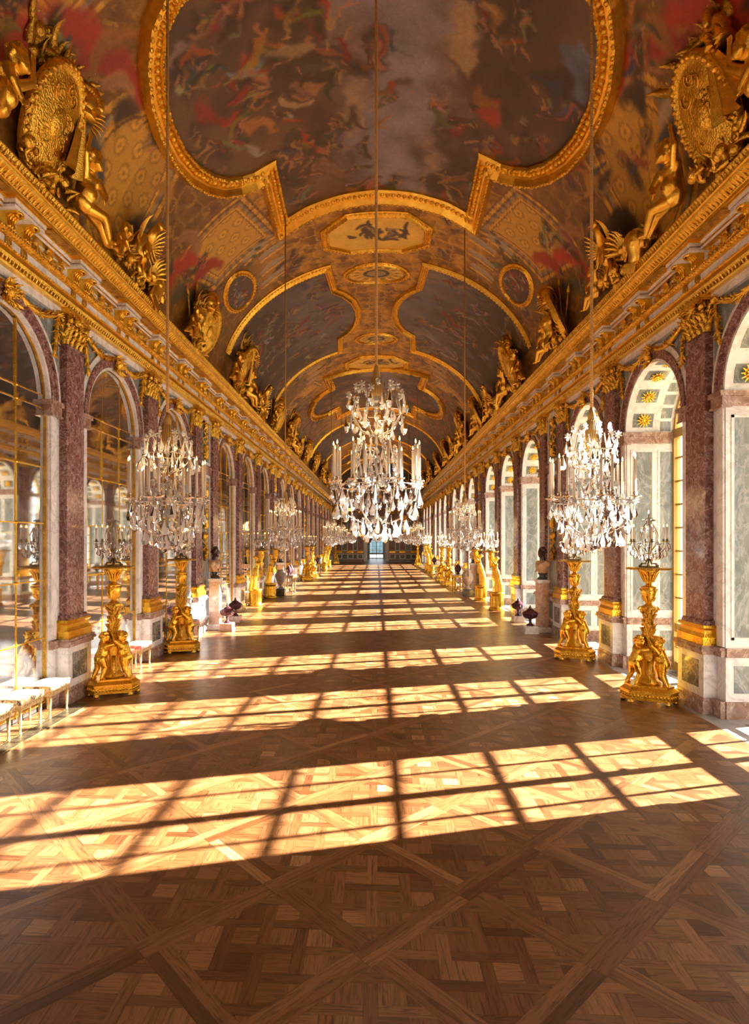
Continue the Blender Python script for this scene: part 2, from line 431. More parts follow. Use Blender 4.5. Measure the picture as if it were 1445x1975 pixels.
def plank_mesh(name, items, skirt):
    V = []; F = []; UV = []; TN = []
    for poly, al, tone in items:
        if area(poly) < 0: poly = poly[::-1]
        cx = sum(p[0] for p in poly)/len(poly); cy = sum(p[1] for p in poly)/len(poly)
        ru, rv = random.random()*40, random.random()*40; o = len(V); n = len(poly)
        dz = random.uniform(-0.0004, 0.0004)
        pts = []
        for (x, y) in poly:
            d = math.hypot(x-cx, y-cy) + 1e-6; k = 1 - 0.0011/d
            pts.append((cx+(x-cx)*k, cy+(y-cy)*k))
        def uvp(x, y): return ((x-cx)*al[0]+(y-cy)*al[1]+ru, -(x-cx)*al[1]+(y-cy)*al[0]+rv)
        V += [(x, y, dz) for x, y in pts]; F.append(list(range(o, o+n))); UV += [uvp(*q) for q in pts]; TN.append(tone)
        if skirt:
            V += [(x, y, -0.012) for x, y in pts]
            for i in range(n):
                j = (i+1) % n; F.append([o+i, o+n+i, o+n+j, o+j]); TN.append(tone)
                UV += [uvp(*pts[i]), uvp(*pts[i]), uvp(*pts[j]), uvp(*pts[j])]
    me = bpy.data.meshes.new(name); me.from_pydata(V, [], F); me.materials.append(MAT['oak'])
    a = me.attributes.new('tone', 'FLOAT', 'FACE'); a.data.foreach_set('value', TN)
    u = me.uv_layers.new(name='UVMap'); u.data.foreach_set('uv', np.array(UV, dtype=np.float32).ravel()); me.update()
    return me
mb = MB(); mb.box(FX0-0.1, FX1, Y_BACK, Y_END, -0.10, -0.006)
floor = struct(put('floor', mb.mesh('floor', 'joint')))
def seen(poly):
    x = sum(p[0] for p in poly)/len(poly); y = sum(p[1] for p in poly)/len(poly)
    zc = -x*math.sin(YAW)+y*math.cos(YAW); xc = x*math.cos(YAW)+y*math.sin(YAW)
    if zc < 2.6: return 0
    u = PX+FPX*xc/zc; v = VY+FPX*EYE/zc
    if u < -20 or u > 1465 or v > 1990: return 0
    return abs(area(poly))/zc**3
order = sorted(range(len(PIECES)), key=lambda i: -seen(PIECES[i][0]))
near = set(order[:300])
for i in order[:300]:
    put('plank', plank_mesh('plank', [PIECES[i]], True), floor)
rest = put('parquet', plank_mesh('parquet', [PIECES[i] for i in range(len(PIECES)) if i not in near], False), floor)
rest['kind'] = 'stuff'
# marble paving before the windows: white border, dark squares in each embrasure
mb = MB(); mb.box(FX1, 6.15, Y_BACK, Y_END, -0.10, 0.0)
paving = struct(put('floor_border', mb.mesh('floor_border', 'marble_floor'))); paving.name = 'floor_marble'
for (a, b) in ARCH:
    c = (a+b)/2; mb = MB()
    if b < 3: continue
    for k in (-1, 0, 1):
        mb.box(4.98, 5.38, c+k*0.62-0.22, c+k*0.62+0.22, 0.0, 0.003); mb.box(5.46, 5.80, c+k*0.62-0.22, c+k*0.62+0.22, 0.0, 0.003)
    put('inlay_tile', mb.mesh('inlay_tile', 'marble_dark'), paving)
# ground outside
mb = MB(); mb.box(6.15, 90, -60, 130, -0.5, -0.25)
struct(put('floor_terrace', mb.mesh('terrace', 'terrace')))

# ------------------------------------------------------------------ walls
# meshes are made for the left wall: x points into the hall, y along it; the right wall is the same turned half round
HB = BAY/2
def arc_pts(r, n=24, a0=0, a1=PI): return [(r*math.cos(a0+(a1-a0)*i/n), ZS + r*math.sin(a0+(a1-a0)*i/n)) for i in range(n+1)]
def bay_wall(depth):
    mb = MB(); n = 24; x = 0.0
    e = HB
    mb.prism_x([(-e,0),(-RA,0),(-RA,ZS),(-e,ZS)], -depth, x); mb.prism_x([(RA,0),(e,0),(e,ZS),(RA,ZS)], -depth, x)
    top = 6.06; A = arc_pts(RA, n)
    V = [(x, p[0], p[1]) for p in A] + [(x, p[0], top) for p in A]; F = []
    for i in range(n): F.append((i+1, i, n+1+i, n+2+i))
    mb.add(V, F)
    mb.prism_x([(-e,ZS),(-RA,ZS),(-RA,top),(-e,top)], x-0.02, x); mb.prism_x([(RA,ZS),(e,ZS),(e,top),(RA,top)], x-0.02, x)
    # intrados
    V = [(x, p[0], p[1]) for p in A] + [(x-depth, p[0], p[1]) for p in A]
    mb.add(V, [(i, i+1, n+2+i, n+1+i) for i in range(n)], 0, True)
    return mb
def ring(mb, r0, r1, x0, x1, n=28, m=0, a0=0, a1=PI):
    A, B = arc_pts(r0, n, a0, a1), arc_pts(r1, n, a0, a1); V = []
    for i in range(n+1):
        V += [(x0, *A[i]), (x1, *A[i]), (x1, *B[i]), (x0, *B[i])]
    F = []
    for i in range(n):
        b = i*4; c = b+4
        F += [(b, b+1, c+1, c), (b+1, b+2, c+2, c+1), (b+2, b+3, c+3, c+2)]
    F += [(0,3,2,1), (n*4, n*4+1, n*4+2, n*4+3)]
    mb.add(V, F, m, False)
ME = {}
ME['bay_left'] = bay_wall(0.075).mesh('arch_bay', 'marble_white')
RD = 0.95
mb = bay_wall(RD)
ME['bay_right'] = mb.mesh('arch_bay', 'marble_white')
mb = MB(); ring(mb, RA+0.015, RA+0.155, -0.01, 0.055); ring(mb, RA+0.115, RA+0.165, 0.04, 0.075)
ME['archivolt'] = mb.mesh('archivolt', 'marble_purple')
mb = MB(); ring(mb, RA+0.165, RA+0.265, -0.01, 0.045); ring(mb, RA-0.03, RA+0.016, -0.03, 0.035)
ME['arch_moulding'] = mb.mesh('arch_moulding', 'marble_white')
mb = MB()
for s in (-1, 1):
    y0, y1 = sorted((s*(RA-0.04), s*(RA+0.25)))
    mb.box(-0.06, 0.07, y0, y1, 4.36, 4.50); mb.box(-0.06, 0.10, y0-0.025, y1+0.02, 4.50, 4.575); mb.box(-0.06, 0.085, y0-0.01, y1+0.01, 4.34, 4.37)
ME['impost'] = mb.mesh('impost', 'marble_brown')
mb = MB()
for s in (-1, 1):
    y0, y1 = sorted((s*(RA+0.02), s*(RA+0.17)))
    mb.box(-0.02, 0.03, y0, y1, 1.0, 4.34)
ME['jamb'] = mb.mesh('jamb_strip', 'marble_white')
mb = MB()
for s in (-1, 1):
    y0, y1 = sorted((s*RA, s*1.37))
    mb.box(-0.06, 0.06, y0, y1, 0.86, 0.99); mb.box(-0.06, 0.08, y0, y1, 0.95, 0.985)
    mb.box(-0.06, 0.07, y0, y1, 0.0, 0.24)
ME['dado_rail'] = mb.mesh('dado_rail', 'marble_brown')
# green spandrels
mb = MB()
for s in (-1, 1):
    n = 12; r = RA+0.27; V = []; F = []; ye = 1.32
    for i in range(n+1):
        a = PI/2*(0.06+0.86*i/n); yy = r*math.cos(a); zz = min(5.89, ZS + r*math.sin(a))
        V += [(0.012, s*yy, zz), (0.012, s*yy, 5.90)] 
    V = [(x, max(-ye, min(ye, y)), z) for x, y, z in V]
    for i in range(n): F.append((i*2, i*2+1, i*2+3, i*2+2) if s < 0 else (i*2, i*2+2, i*2+3, i*2+1))
    mb.add(V, F)
ME['spandrel'] = mb.mesh('spandrel_panel', 'marble_green')
mb = MB(); mb.box(-0.02, 0.05, -HB+0.3, HB-0.3, 5.91, 6.05)
ME['lintel'] = mb.mesh('lintel_band', 'marble_white')

# garland over the arch: mask on the key, swags to both sides, tails
def swag(mb, P, r=0.035, seed=1, leafL=0.09):
    rnd = random.Random(seed); pts = [Vector(p) for p in P]
    mb.tube(P, [r*(0.7+0.5*math.sin(PI*i/(len(P)-1))) for i in range(len(P))], 6)
    for i in range(len(pts)-1):
        for k in range(5):
            q = pts[i].lerp(pts[i+1], rnd.random()); d = (pts[i+1]-pts[i]).normalized()
            a = rnd.uniform(-1.7, 1.7)
            Mt = T(*q) @ d.to_track_quat('Z', 'X').to_matrix().to_4x4() @ RZ(rnd.uniform(0, 6.28)) @ T(r*0.6,0,0) @ RY(0.35)
            mb.leaf(leafL*rnd.uniform(0.8,1.2), leafL*0.55, 0.8, 0.3, 0, Mt, 3)
def mask(mb, M, s=1.0):
    mb.ell((0.03,0,0), (0.09*s,0.10*s,0.13*s), 12, 8, 0, M)
    mb.ell((0.11*s,0,-0.01), (0.03*s,0.022*s,0.04*s), 8, 6, 0, M)
    for e in (-1, 1):
        mb.ell((0.09*s,0.04*e*s,0.035*s), (0.03*s,0.03*s,0.016*s), 8, 5, 0, M)
        mb.ell((0.075*s,0.05*e*s,-0.035*s), (0.035*s,0.035*s,0.035*s), 8, 5, 0, M)
    for k in range(11):
        a = -0.4 + (PI+0.8)*k/10
        mb.leaf(0.15*s, 0.07*s, 1.1, 0.35, 0, M @ RX(PI/2-a) @ T(0.02,0,0.09*s), 4)
mb = MB()
mask(mb, T(0.06, 0, ZS+RA+0.13), 0.85)
for k in range(22):
    q = random.Random(k); mb.leaf(0.15, 0.08, 1.0, 0.35, 0, T(0.05+q.uniform(0,0.05), q.uniform(-0.13,0.13), ZS+RA+q.uniform(0.0,0.22)) @ RX(q.uniform(-2.6,2.6)), 4)
for k in range(5): mb.leaf(0.17, 0.09, 0.7, 0.2, 0, T(0.07, (k-2)*0.045, ZS+RA+0.03) @ RX(PI+ (k-2)*0.3), 4)
for s in (-1, 1):
    P = []
    for i in range(9):
        t = i/8; P.append((0.07, s*(0.14+1.06*t), ZS+RA+0.20 - 0.10*math.sin(PI*t)*1.4 + 0.06*t))
    swag(mb, P, 0.038, 3+s)
    P = [(0.06, s*(1.22-0.02*i), ZS+RA+0.26-0.11*i) for i in range(7)]
    swag(mb, P, 0.028, 8+s, 0.08)
    mb.ell((0.07, s*1.22, ZS+RA+0.28), (0.05,0.06,0.06), 8, 6)
ME['garland'] = mb.mesh('gilded_garland', 'gold_carved')

# pilaster
mb = MB(); mb.box(0, 0.12, -0.265, 0.265, 1.33, 5.50)
ME['shaft'] = mb.mesh('shaft', 'marble_purple')
mb = MB(); mb.sweep_xz([(0,1.27),(0.17,1.27),(0.165,1.30),(0.14,1.335),(0,1.335)], -0.30, 0.30)
mb.box(0, 0.145, -0.285, 0.285, 5.46, 5.50)
ME['shaft_ring'] = mb.mesh('shaft_moulding', 'marble_purple')
mb = MB()
for (n0, n1, z0, z1) in ((0.20,0.20,0.99,1.09),(0.215,0.215,1.09,1.105),(0.19,0.165,1.105,1.15),(0.165,0.165,1.15,1.20),(0.165,0.195,1.20,1.235),(0.195,0.18,1.235,1.27)):
    e0 = 0.17+n0; e1 = 0.17+n1
    v = [(0,-e0,z0),(n0,-e0,z0),(n0,e0,z0),(0,e0,z0),(0,-e1,z1),(n1,-e1,z1),(n1,e1,z1),(0,e1,z1)]
    mb.add(v, [(0,3,2,1),(4,5,6,7),(0,1,5,4),(1,2,6,5),(2,3,7,6)])
ME['gilt_base'] = mb.mesh('gilded_base', 'gold_bright')
mb = MB(); mb.box(0, 0.19, -0.36, 0.36, 0.24, 0.87)
ME['pedestal'] = mb.mesh('pedestal', 'marble_white')
mb = MB(); mb.box(0, 0.22, -0.39, 0.39, 0.86, 0.91); mb.box(0, 0.25, -0.42, 0.42, 0.91, 0.95); mb.box(0, 0.235, -0.405, 0.405, 0.95, 0.99)
ME['pedestal_cap'] = mb.mesh('pedestal_cap', 'marble_brown')
mb = MB(); mb.box(0, 0.215, -0.385, 0.385, 0, 0.19); mb.box(0, 0.20, -0.37, 0.37, 0.19, 0.245)
ME['plinth'] = mb.mesh('plinth', 'marble_brown')
mb = MB(); mb.box(0.18, 0.193, -0.23, 0.23, 0.36, 0.76)
ME['pedestal_panel'] = mb.mesh('pedestal_panel', 'marble_dark')
# gilded capital
mb = MB(); rnd = random.Random(5)
mb.box(0, 0.07, -0.24, 0.24, 5.50, 5.97)
for z, L, W, ys in ((5.50, 0.24, 0.17, (-0.20,-0.07,0.07,0.20)), (5.60, 0.28, 0.17, (-0.235,-0.135,0,0.135,0.235)), (5.74, 0.22, 0.13, (-0.18,-0.06,0.06,0.18))):
    for yy in ys: mb.leaf(L, W*0.92, 1.6, 0.16, 0, T(0.085, yy, z), 7)
    for s in (-1, 1):
        mb.leaf(L, W*0.8, 1.25, 0.12, 0, T(0.06, s*0.255, z) @ RZ(s*PI/2), 6)
for s in (-1, 1):
    mb.scroll(0.085, 1.7, 0.07, 0.026, 0, T(0.14, s*0.22, 5.90) @ RZ(s*PI/4))
    mb.scroll(0.05, 1.5, 0.05, 0.02, 0, T(0.16, s*0.07, 5.88) @ RZ(s*PI/2))
mask(mb, T(0.13, 0, 5.93), 0.62)
for k in range(26):
    mb.leaf(0.10, 0.06, 1.3, 0.4, 0, T(0.10, rnd.uniform(-0.25,0.25), rnd.uniform(5.55,5.92)) @ RX(rnd.uniform(-1.2,1.2)), 3)
mb.box(0, 0.20, -0.30, 0.30, 5.99, 6.04); mb.box(0, 0.17, -0.28, 0.28, 5.965, 5.99)
ME['capital'] = mb.mesh('gilded_capital', 'gold_carved')

def trophy_cluster(mb, w, z0, z1, seed, dense=30, m=0, x=0.03):
    """hanging arms and leaves in relief"""
    rnd = random.Random(seed); H = z1-z0
    mb.tube([(x, 0, z0+0.04), (x+0.03, 0.01, (z0+z1)/2), (x, 0, z1)], 0.018, 6, m)
    k = int(H/0.28)
    for i in range(k):
        z = z0 + H*(i+0.5)/k; ty = rnd.randrange(4)
        if ty == 0:
            mb.ell((x+0.03, rnd.uniform(-0.02,0.02), z), (0.05, w*0.36, 0.11), 14, 8, m)
            mb.ell((x+0.06, 0, z), (0.05, w*0.2, 0.06), 10, 6, m)
        elif ty == 1:
            mask(mb, T(x, 0, z), 0.75)
        elif ty == 2:
            for s in (-1, 1): mb.tube([(x+0.03, -s*w*0.40, z-0.12), (x+0.05, 0, z), (x+0.03, s*w*0.42, z+0.13)], [0.02,0.016,0.008], 6, m)
            mb.ell((x+0.05, 0, z), (0.05,0.06,0.06), 8, 6, m)
        else:
            mb.lathe([(0.02,-0.1),(0.06,-0.06),(0.085,0.02),(0.06,0.10),(0.09,0.13),(0.05,0.14)], 10, m, T(x+0.04, 0, z))
    for i in range(dense):
        mb.leaf(rnd.uniform(0.10,0.17), 0.08, 0.9, 0.35, m, T(x+0.01, rnd.uniform(-w*0.3,w*0.3), rnd.uniform(z0+0.05,z1-0.05)) @ RX(rnd.uniform(-2.2,2.2)), 4)
HP = PANEL/2; PW = PANEL/2-0.27
mb = MB(); mb.box(-0.3, 0.0, -HP, HP, 0, 6.06); ME['trophy_wall'] = mb.mesh('trophy_bay', 'marble_white')
mb = MB()
for z0, z1 in ((1.05,4.34),(4.62,5.93)):
    w = PW-0.04
    for yy in (-w, w-0.07): mb.box(0, 0.05, yy, yy+0.07, z0, z1)
    mb.box(0, 0.05, -w, w, z0, z0+0.08); mb.box(0, 0.05, -w, w, z1-0.08, z1)
ME['trophy_frame'] = mb.mesh('panel_frame', 'marble_white')
mb = MB()
w = PW-0.11
mb.box(0, 0.015, -w, w, 1.13, 4.26); mb.box(0, 0.015, -w, w, 4.70, 5.85); mb.box(0, 0.02, -w, w, 0.32, 0.8)
ME['trophy_field'] = mb.mesh('panel_field', 'marble_green')
mb = MB(); mb.box(0, 0.07, -PW, PW, 4.36, 4.50); mb.box(0, 0.10, -PW, PW, 4.50, 4.575); mb.box(0, 0.08, -PW, PW, 0.86, 0.99); mb.box(0, 0.07, -PW, PW, 0, 0.24)
ME['trophy_band'] = mb.mesh('impost_band', 'marble_brown')
mb = MB(); trophy_cluster(mb, 0.6, 1.9, 4.2, 4, 46); trophy_cluster(mb, 0.66, 4.72, 5.85, 9, 30)
ME['trophy_relief'] = mb.mesh('gilded_trophy', 'gold_carved')

# right wall only: panelled window embrasures
mb = MB()
for s in (-1, 1):
    Y = s*RA
    def slab(x0, x1, z0, z1, d0=0.0, d1=0.006, m=0):
        y0, y1 = sorted((Y - s*d0, Y - s*d1)); mb.box(x0, x1, y0, y1, z0, z1, m)
    for (x0, x1) in ((-0.47,-0.11),(-0.86,-0.62)):
        slab(x0, x1, 1.14, 4.20); slab(x0, x1, 0.36, 0.74)
ME['reveal_panel'] = mb.mesh('embrasure_panel', 'marble_green')
mb = MB()
for s in (-1, 1):
    Y = s*RA
    for (z0, z1, d) in ((4.36,4.50,0.03),(4.50,4.575,0.055),(0.86,0.985,0.025),(0,0.24,0.02)):
        y0, y1 = sorted((Y, Y - s*d)); mb.box(-RD, 0.0, y0, y1, z0, z1)
ME['reveal_band'] = mb.mesh('embrasure_band', 'marble_brown')
mb = MB()
for s in (-1, 1):
    Y = s*RA; y0, y1 = sorted((Y, Y - s*0.010))
    for (x0, x1) in ((-0.51,-0.47),(-0.11,-0.07),(-0.90,-0.86),(-0.62,-0.58)): mb.box(x0, x1, y0, y1, 1.10, 4.24)
    for (z0, z1) in ((1.10,1.14),(4.20,4.24)): mb.box(-0.51, -0.07, y0, y1, z0, z1); mb.box(-0.90, -0.58, y0, y1, z0, z1)
ME['reveal_frame'] = mb.mesh('embrasure_frame', 'marble_white')
def coffer(mb, m=0):
    mb.box(-0.20, 0.20, -0.17, 0.17, 0.0, 0.012, m)
def arcM(a, x): # frame on the intrados: local z points to the arch centre, x along depth
    y = (RA)*math.cos(a); z = ZS + RA*math.sin(a)
    n = Vector((0, -math.cos(a), -math.sin(a))); xx = Vector((1,0,0)); yy = n.cross(xx)
    return T(x, y, z) @ Matrix((xx, yy, n)).transposed().to_4x4()
mb = MB(); COFF = [PI*(k+0.5)/7 for k in range(7)]
for a in COFF: coffer(mb, 0) if False else mb.add(*(lambda q: (q.v, q.f))((lambda q: (q.box(-0.19,0.19,-0.165,0.165,0.0,0.010), q)[1])(MB())), 0, False, arcM(a, -0.29))
for i in range(13):
    a = PI*(i+0.5)/13; q = MB(); q.box(-0.10,0.10,-0.118,0.118,0,0.006); mb.add(q.v, q.f, 0, False, arcM(a, -0.72))
ME['coffer'] = mb.mesh('coffer_field', 'marble_green')
mb = MB()
for k in range(12):
    mb.leaf(0.13, 0.075, 0.9, 0.9, 0, RZ(2*PI*k/12) @ T(0.02,0,0.01), 4)
for k in range(8): mb.leaf(0.08, 0.05, 0.9, 0.7, 0, RZ(2*PI*(k+0.5)/8) @ T(0.012,0,0.03), 3)
mb.ell((0,0,0.045), (0.035,0.035,0.02), 8, 5)
ME['rosette'] = mb.mesh('rosette', 'gold_bright')
# windows
def window_bars():
    mb = MB(); X0, X1 = -RD, -RD+0.07
    def bar(y0, y1, z0, z1, x0=X0, x1=X1): mb.box(x0, x1, y0, y1, z0, z1)
    for s in (-1, 1):
        y0, y1 = sorted((s*RA, s*(RA-0.07))); bar(y0, y1, 0, ZS, X0-0.02, X1+0.03)
    bar(-0.055, 0.055, 0, 4.5, X0-0.02, X1+0.03)
    for s in (-1, 1):
        c = s*(0.055+RA-0.07)/2; bar(c-0.016, c+0.016, 0, 4.5)
    z = 0.95
    bar(-RA, RA, 0, 0.16); bar(-RA, RA, 0.74, 0.90); bar(-RA, RA, 4.45, 4.62, X0-0.02, X1+0.03)
    k = 0
    while z + 0.45 < 4.4:
        z += 0.445; bar(-RA, RA, z-0.017, z+0.017)
        k += 1
    bar(-RA, RA, 0.43, 0.46)
    return mb
mb = window_bars()
ring(mb, RA-0.07, RA, -RD-0.02, -RD+0.08); ring(mb, 0.45, 0.48, -RD, -RD+0.06, 16)
for k in range(1, 6):
    a = PI*k/6; q = MB(); q.box(-RD,-RD+0.06,0.0,RA-0.02,-0.015,0.015); mb.add(q.v, q.f, 0, False, T(0,0,ZS) @ RX(a))
ME['window_frame'] = mb.mesh('window_frame', 'window_wood')
mb = MB(); mb.add([(-RD+0.035, p[0], p[1]) for p in [(RA,0.0)]+arc_pts(RA)+[(-RA,0.0)]], [tuple(range(27))])
ME['window_glass'] = mb.mesh('panes', 'pane')
mb = MB()
mb.tube([(-RD+0.09,0,0.2),(-RD+0.09,0,4.4)], 0.016, 6); mb.ell((-RD+0.10,0,1.25),(0.03,0.03,0.05)); mb.box(-RD+0.08,-RD+0.12,-0.09,0.02,1.22,1.26)
ME['bolt'] = mb.mesh('cremone_bolt', 'gold_bright')

walls = {}
for side, sx in (('left', -1), ('right', 1)):
    walls[side] = struct(empty('wall_'+side, (sx*XW, 0, 0), 0 if sx < 0 else PI))
def wp(side, y): return (0, y if side == 'left' else -y, 0)
for side in ('left', 'right'):
    Wl = walls[side]
    for (a, b) in ARCH:
        c = (a+b)/2; vis = b > 3.0
        bay = put('arch_bay', ME['bay_'+side], Wl, wp(side, c))
        names = ['archivolt','arch_moulding','impost','jamb','dado_rail']
        if vis: names += ['spandrel','lintel','garland']
        if side == 'right': names += ['reveal_panel','reveal_band','reveal_frame','coffer'] if vis else []
        for n in names: put(ME[n].name.split('.')[0], ME[n], bay)
        if side == 'right' and 6 < b and c < 45:
            for q in COFF: put('rosette', ME['rosette'], bay, M=arcM(q, -0.29) @ T(0,0,0.008))
    for y in PIL:
        p = put('pilaster', ME['shaft'], Wl, wp(side, y))
        names = ['shaft_ring','gilt_base','pedestal','pedestal_cap','plinth','pedestal_panel']
        if y > 3: names.append('capital')
        for n in names: put(ME[n].name.split('.')[0], ME[n], p)
    for (a, b) in TROPHY:
        c = (a+b)/2
        p = put('trophy_bay', ME['trophy_wall'], Wl, wp(side, c))
        for n in ['trophy_frame','trophy_field','trophy_band'] + (['trophy_relief'] if b > 8 else []): put(ME[n].name.split('.')[0], ME[n], p)
    # plain ends of the wall
    for y0, y1 in ((Y_BACK, PIL[0]), (PIL[-1], Y_END)):
        mb = MB(); s = 1 if side == 'left' else -1
        ya, yb = sorted((s*y0, s*y1)); mb.box(-0.3, 0, ya, yb, 0, 6.06); put('end_pier', mb.mesh('end_pier', 'marble_white'), Wl)
# windows in the right wall
for k, (a, b) in enumerate(ARCH):
    w = struct(put('window_%d' % (k+1), ME['window_frame'], None, (XW, (a+b)/2, 0), PI))
    put('panes', ME['window_glass'], w); put('cremone_bolt', ME['bolt'], w)
# wall skin behind the left mirrors and above the windows
mb = MB(); mb.box(-5.4, -XW-0.073, Y_BACK, Y_END, 0, 6.3)
struct(put('wall_backing', mb.mesh('wall_backing', 'joint'))); bpy.data.objects['wall_backing'].name = 'wall_left_core'
mb = MB()
mb.box(XW+0.02, XW+1.05, Y_BACK, Y_END, 5.65, 6.3)
for y0, y1 in [(PIL[i], PIL[i+1]) for i in range(len(PIL)-1) if (PIL[i], PIL[i+1]) in [tuple(q) for q in TROPHY]]: mb.box(XW+0.28, XW+1.05, y0, y1, 0, 6.0)
mb.box(XW+0.28, XW+1.05, Y_BACK, PIL[0], 0, 6.0); mb.box(XW+0.28, XW+1.05, PIL[-1], Y_END, 0, 6.0)
for (a, b) in ARCH:   # spandrels of the outer skin
    c = (a+b)/2
    for s in (-1, 1):
        pts = [(c+s*HB, ZS), (c+s*RA, ZS)] + [(c + s*q[0], q[1]) for q in arc_pts(RA, 10, 0, PI/2)[1:]] + [(c, 5.80), (c+s*HB, 5.80)]
        mb.prism_x(pts, XW+RD+0.01, XW+1.05)
struct(put('wall_right_core', mb.mesh('wall_core', 'marble_cream')))

# mirrors in the arches of the left wall
ROWS = [0.10, 1.05, 1.90, 2.74, 3.57, 4.44]
CW = 2*RA/3
def pane_mesh(z0, z1, y0, y1):
    mb = MB(); g = 0.004; mb.box(0, 0.008, y0+g, y1-g, z0+g, z1-g); return mb.mesh('mirror_pane', 'mirror')
PANES = []
for i in range(3):
    y0 = -RA+CW*i
    for r in range(5): PANES.append((pane_mesh(ROWS[r], ROWS[r+1], y0, y0+CW)))
    PANES.append(pane_mesh(4.44, 4.62, y0, y0+CW))
    n = 10; ya, yb = y0+0.004, y0+CW-0.004
    top = [(ya+(yb-ya)*k/n) for k in range(n+1)]
    pts = [(ya, 4.625)] + [(yb, 4.625)] + [(q, max(4.63, ZS + math.sqrt(max(0, RA**2-q*q)))) for q in reversed(top)]
    mb = MB(); mb.prism_x(pts, 0, 0.008); PANES.append(mb.mesh('mirror_pane', 'mirror'))
mb = MB()
for s in (-1, 1): mb.box(0, 0.022, s*CW/2-0.009, s*CW/2+0.009, 0.05, ZS+math.sqrt(RA**2-(CW/2)**2))
for z in ROWS+[4.625]: mb.box(0, 0.024, -RA, RA, z-0.009, z+0.009)
for z in ROWS[1:]+[4.625]:
    for s in (-1, 1): mb.ell((0.022, s*CW/2, z), (0.02,0.024,0.024), 8, 5)
ME['mirror_bars'] = mb.mesh('gilt_bars', 'gold_bright')
mb = MB()
for s in (-1, 1):
    y0, y1 = sorted((s*RA, s*(RA-0.018))); mb.box(0, 0.035, y0, y1, 0.0, ZS)
ring(mb, RA-0.018, RA, 0, 0.035); mb.box(0, 0.03, -RA, RA, 0.08, 0.10)
ME['mirror_frame'] = mb.mesh('gilt_frame', 'gold_old')
rnd = random.Random(11); nm = 0
ordn = ['nearest', 'second', 'third', 'fourth', 'fifth', 'sixth', 'seventh', 'eighth', 'ninth', 'tenth', 'eleventh', 'twelfth', 'thirteenth', 'fourteenth', 'fifteenth', 'sixteenth']
for (a, b) in ARCH:
    if b < 7.2: continue
    root = empty('arched_mirror', (-XW-0.068, (a+b)/2, 0)); c = (a+b)/2
    vis = b > 7.2
    if vis:
        lab = 'tall arched mirror of gilt barred panes on the left, %s from the camera' % ordn[nm]
        nm += 1
    else: lab = 'tall arched mirror in the left wall beside the camera'
    tag(root, lab, 'mirror', 'arched mirrors of the left wall')
    for me in PANES:
        o = put('mirror_pane', me, root, (0.002, 0, 0))
        o.rotation_euler = (0, rnd.uniform(-0.0022,0.0022), rnd.uniform(-0.003,0.003))
    put('gilt_bars', ME['mirror_bars'], root); put('gilt_frame', ME['mirror_frame'], root)

# ------------------------------------------------------------------ entablature
def nx(n): return n
prof = [(0.0,6.03),(0.12,6.03),(0.135,6.06),(0.145,6.12),(0.165,6.16),(0.17,6.225),(0.185,6.24),
        (0.165,6.245),(0.165,6.355),(0.20,6.37),(0.235,6.395),(0.24,6.43),(0.12,6.44),(0.12,6.655),
        (0.21,6.66),(0.21,6.69),(0.215,6.695),(0.215,6.71),(0.23,6.715),(0.23,6.75),(0.25,6.755),(0.26,6.78),(0.41,6.785),(0.42,6.82),(0.46,6.86),(0.52,6.895),(0.535,6.925),
        (0.535,6.935),(0.555,6.95),(0.56,7.00),(0.585,7.04),(0.585,7.06),(0.30,7.10)]
pm = [0,0,0,0,0,0, 1, 1, 0,0,0,0, 1, 0,1,1,2,2,1,1,0,0,0, 0, 0,0,0, 0,0,0,0,0,0]
pm = (pm+[0]*40)[:len(prof)-1]
L0, L1 = Y_BACK, Y_END
mbL = MB().sweep_xz(prof, L0, L1, pm, 0, None, True)
def console():
    mb = MB(); w = 0.085
    S = [(0.12,6.44),(0.20,6.44),(0.225,6.47),(0.215,6.53),(0.225,6.58),(0.27,6.62),(0.32,6.625),(0.345,6.645),(0.335,6.657),(0.12,6.657)]
    mb.sweep_xz(S+[S[0]], -w, w)
    for yy in (-0.05, 0, 0.05): mb.tube([(0.205,yy,6.45),(0.232,yy,6.48),(0.222,yy,6.53),(0.235,yy,6.585),(0.28,yy,6.62)], 0.014, 5)
    for k in range(9):
        a = (k-4)/4; mb.leaf(0.115, 0.055, 1.3, 0.7, 0, T(0.27, a*0.06, 6.645) @ RX(PI) @ RX(-a*0.8), 4)
    for k in range(5):
        a = (k-2)/2; mb.leaf(0.13, 0.07, 0.7, 1.0, 0, T(0.25, a*0.05, 6.655) @ RX(PI) @ RX(-a*0.5), 4)
    mb.ell((0.325,0,6.64), (0.05,0.075,0.03), 10, 6)
    return mb.mesh('console_bracket', 'gold_bright')
ME['console'] = console()
mb = MB()
mb.box(0.12, 0.365, -0.33, 0.33, 6.655, 6.69, 1); mb.box(0.12, 0.36, -0.325, 0.325, 6.69, 6.712, 0); mb.box(0.12, 0.38, -0.345, 0.345, 6.712, 6.75, 1); mb.box(0.12, 0.40, -0.365, 0.365, 6.75, 6.79, 2)
ME['crown_block'] = mb.mesh('cornice_block', ['marble_brown','marble_white','gold'])
mb = MB()
P = [(0.14, -0.36+0.06*i, 6.62-0.10*math.sin(PI*i/12)) for i in range(13)]
swag(mb, P, 0.022, 2, 0.06)
for s in (-1, 1): swag(mb, [(0.135, s*(0.38-0.003*i), 6.635-0.03*i) for i in range(6)], 0.014, 5, 0.05)
mask(mb, T(0.12, 0, 6.57), 0.55)
ME['frieze_swag'] = mb.mesh('frieze_garland', 'gold_carved')
mb = MB()
for k in (-1, 0, 1): mb.lathe([(0.008,0),(0.02,-0.07),(0.012,-0.10)], 6, 0, T(0.175, k*0.05, 6.355))
ME['drops'] = mb.mesh('drops', 'gold_old')
mb = MB()
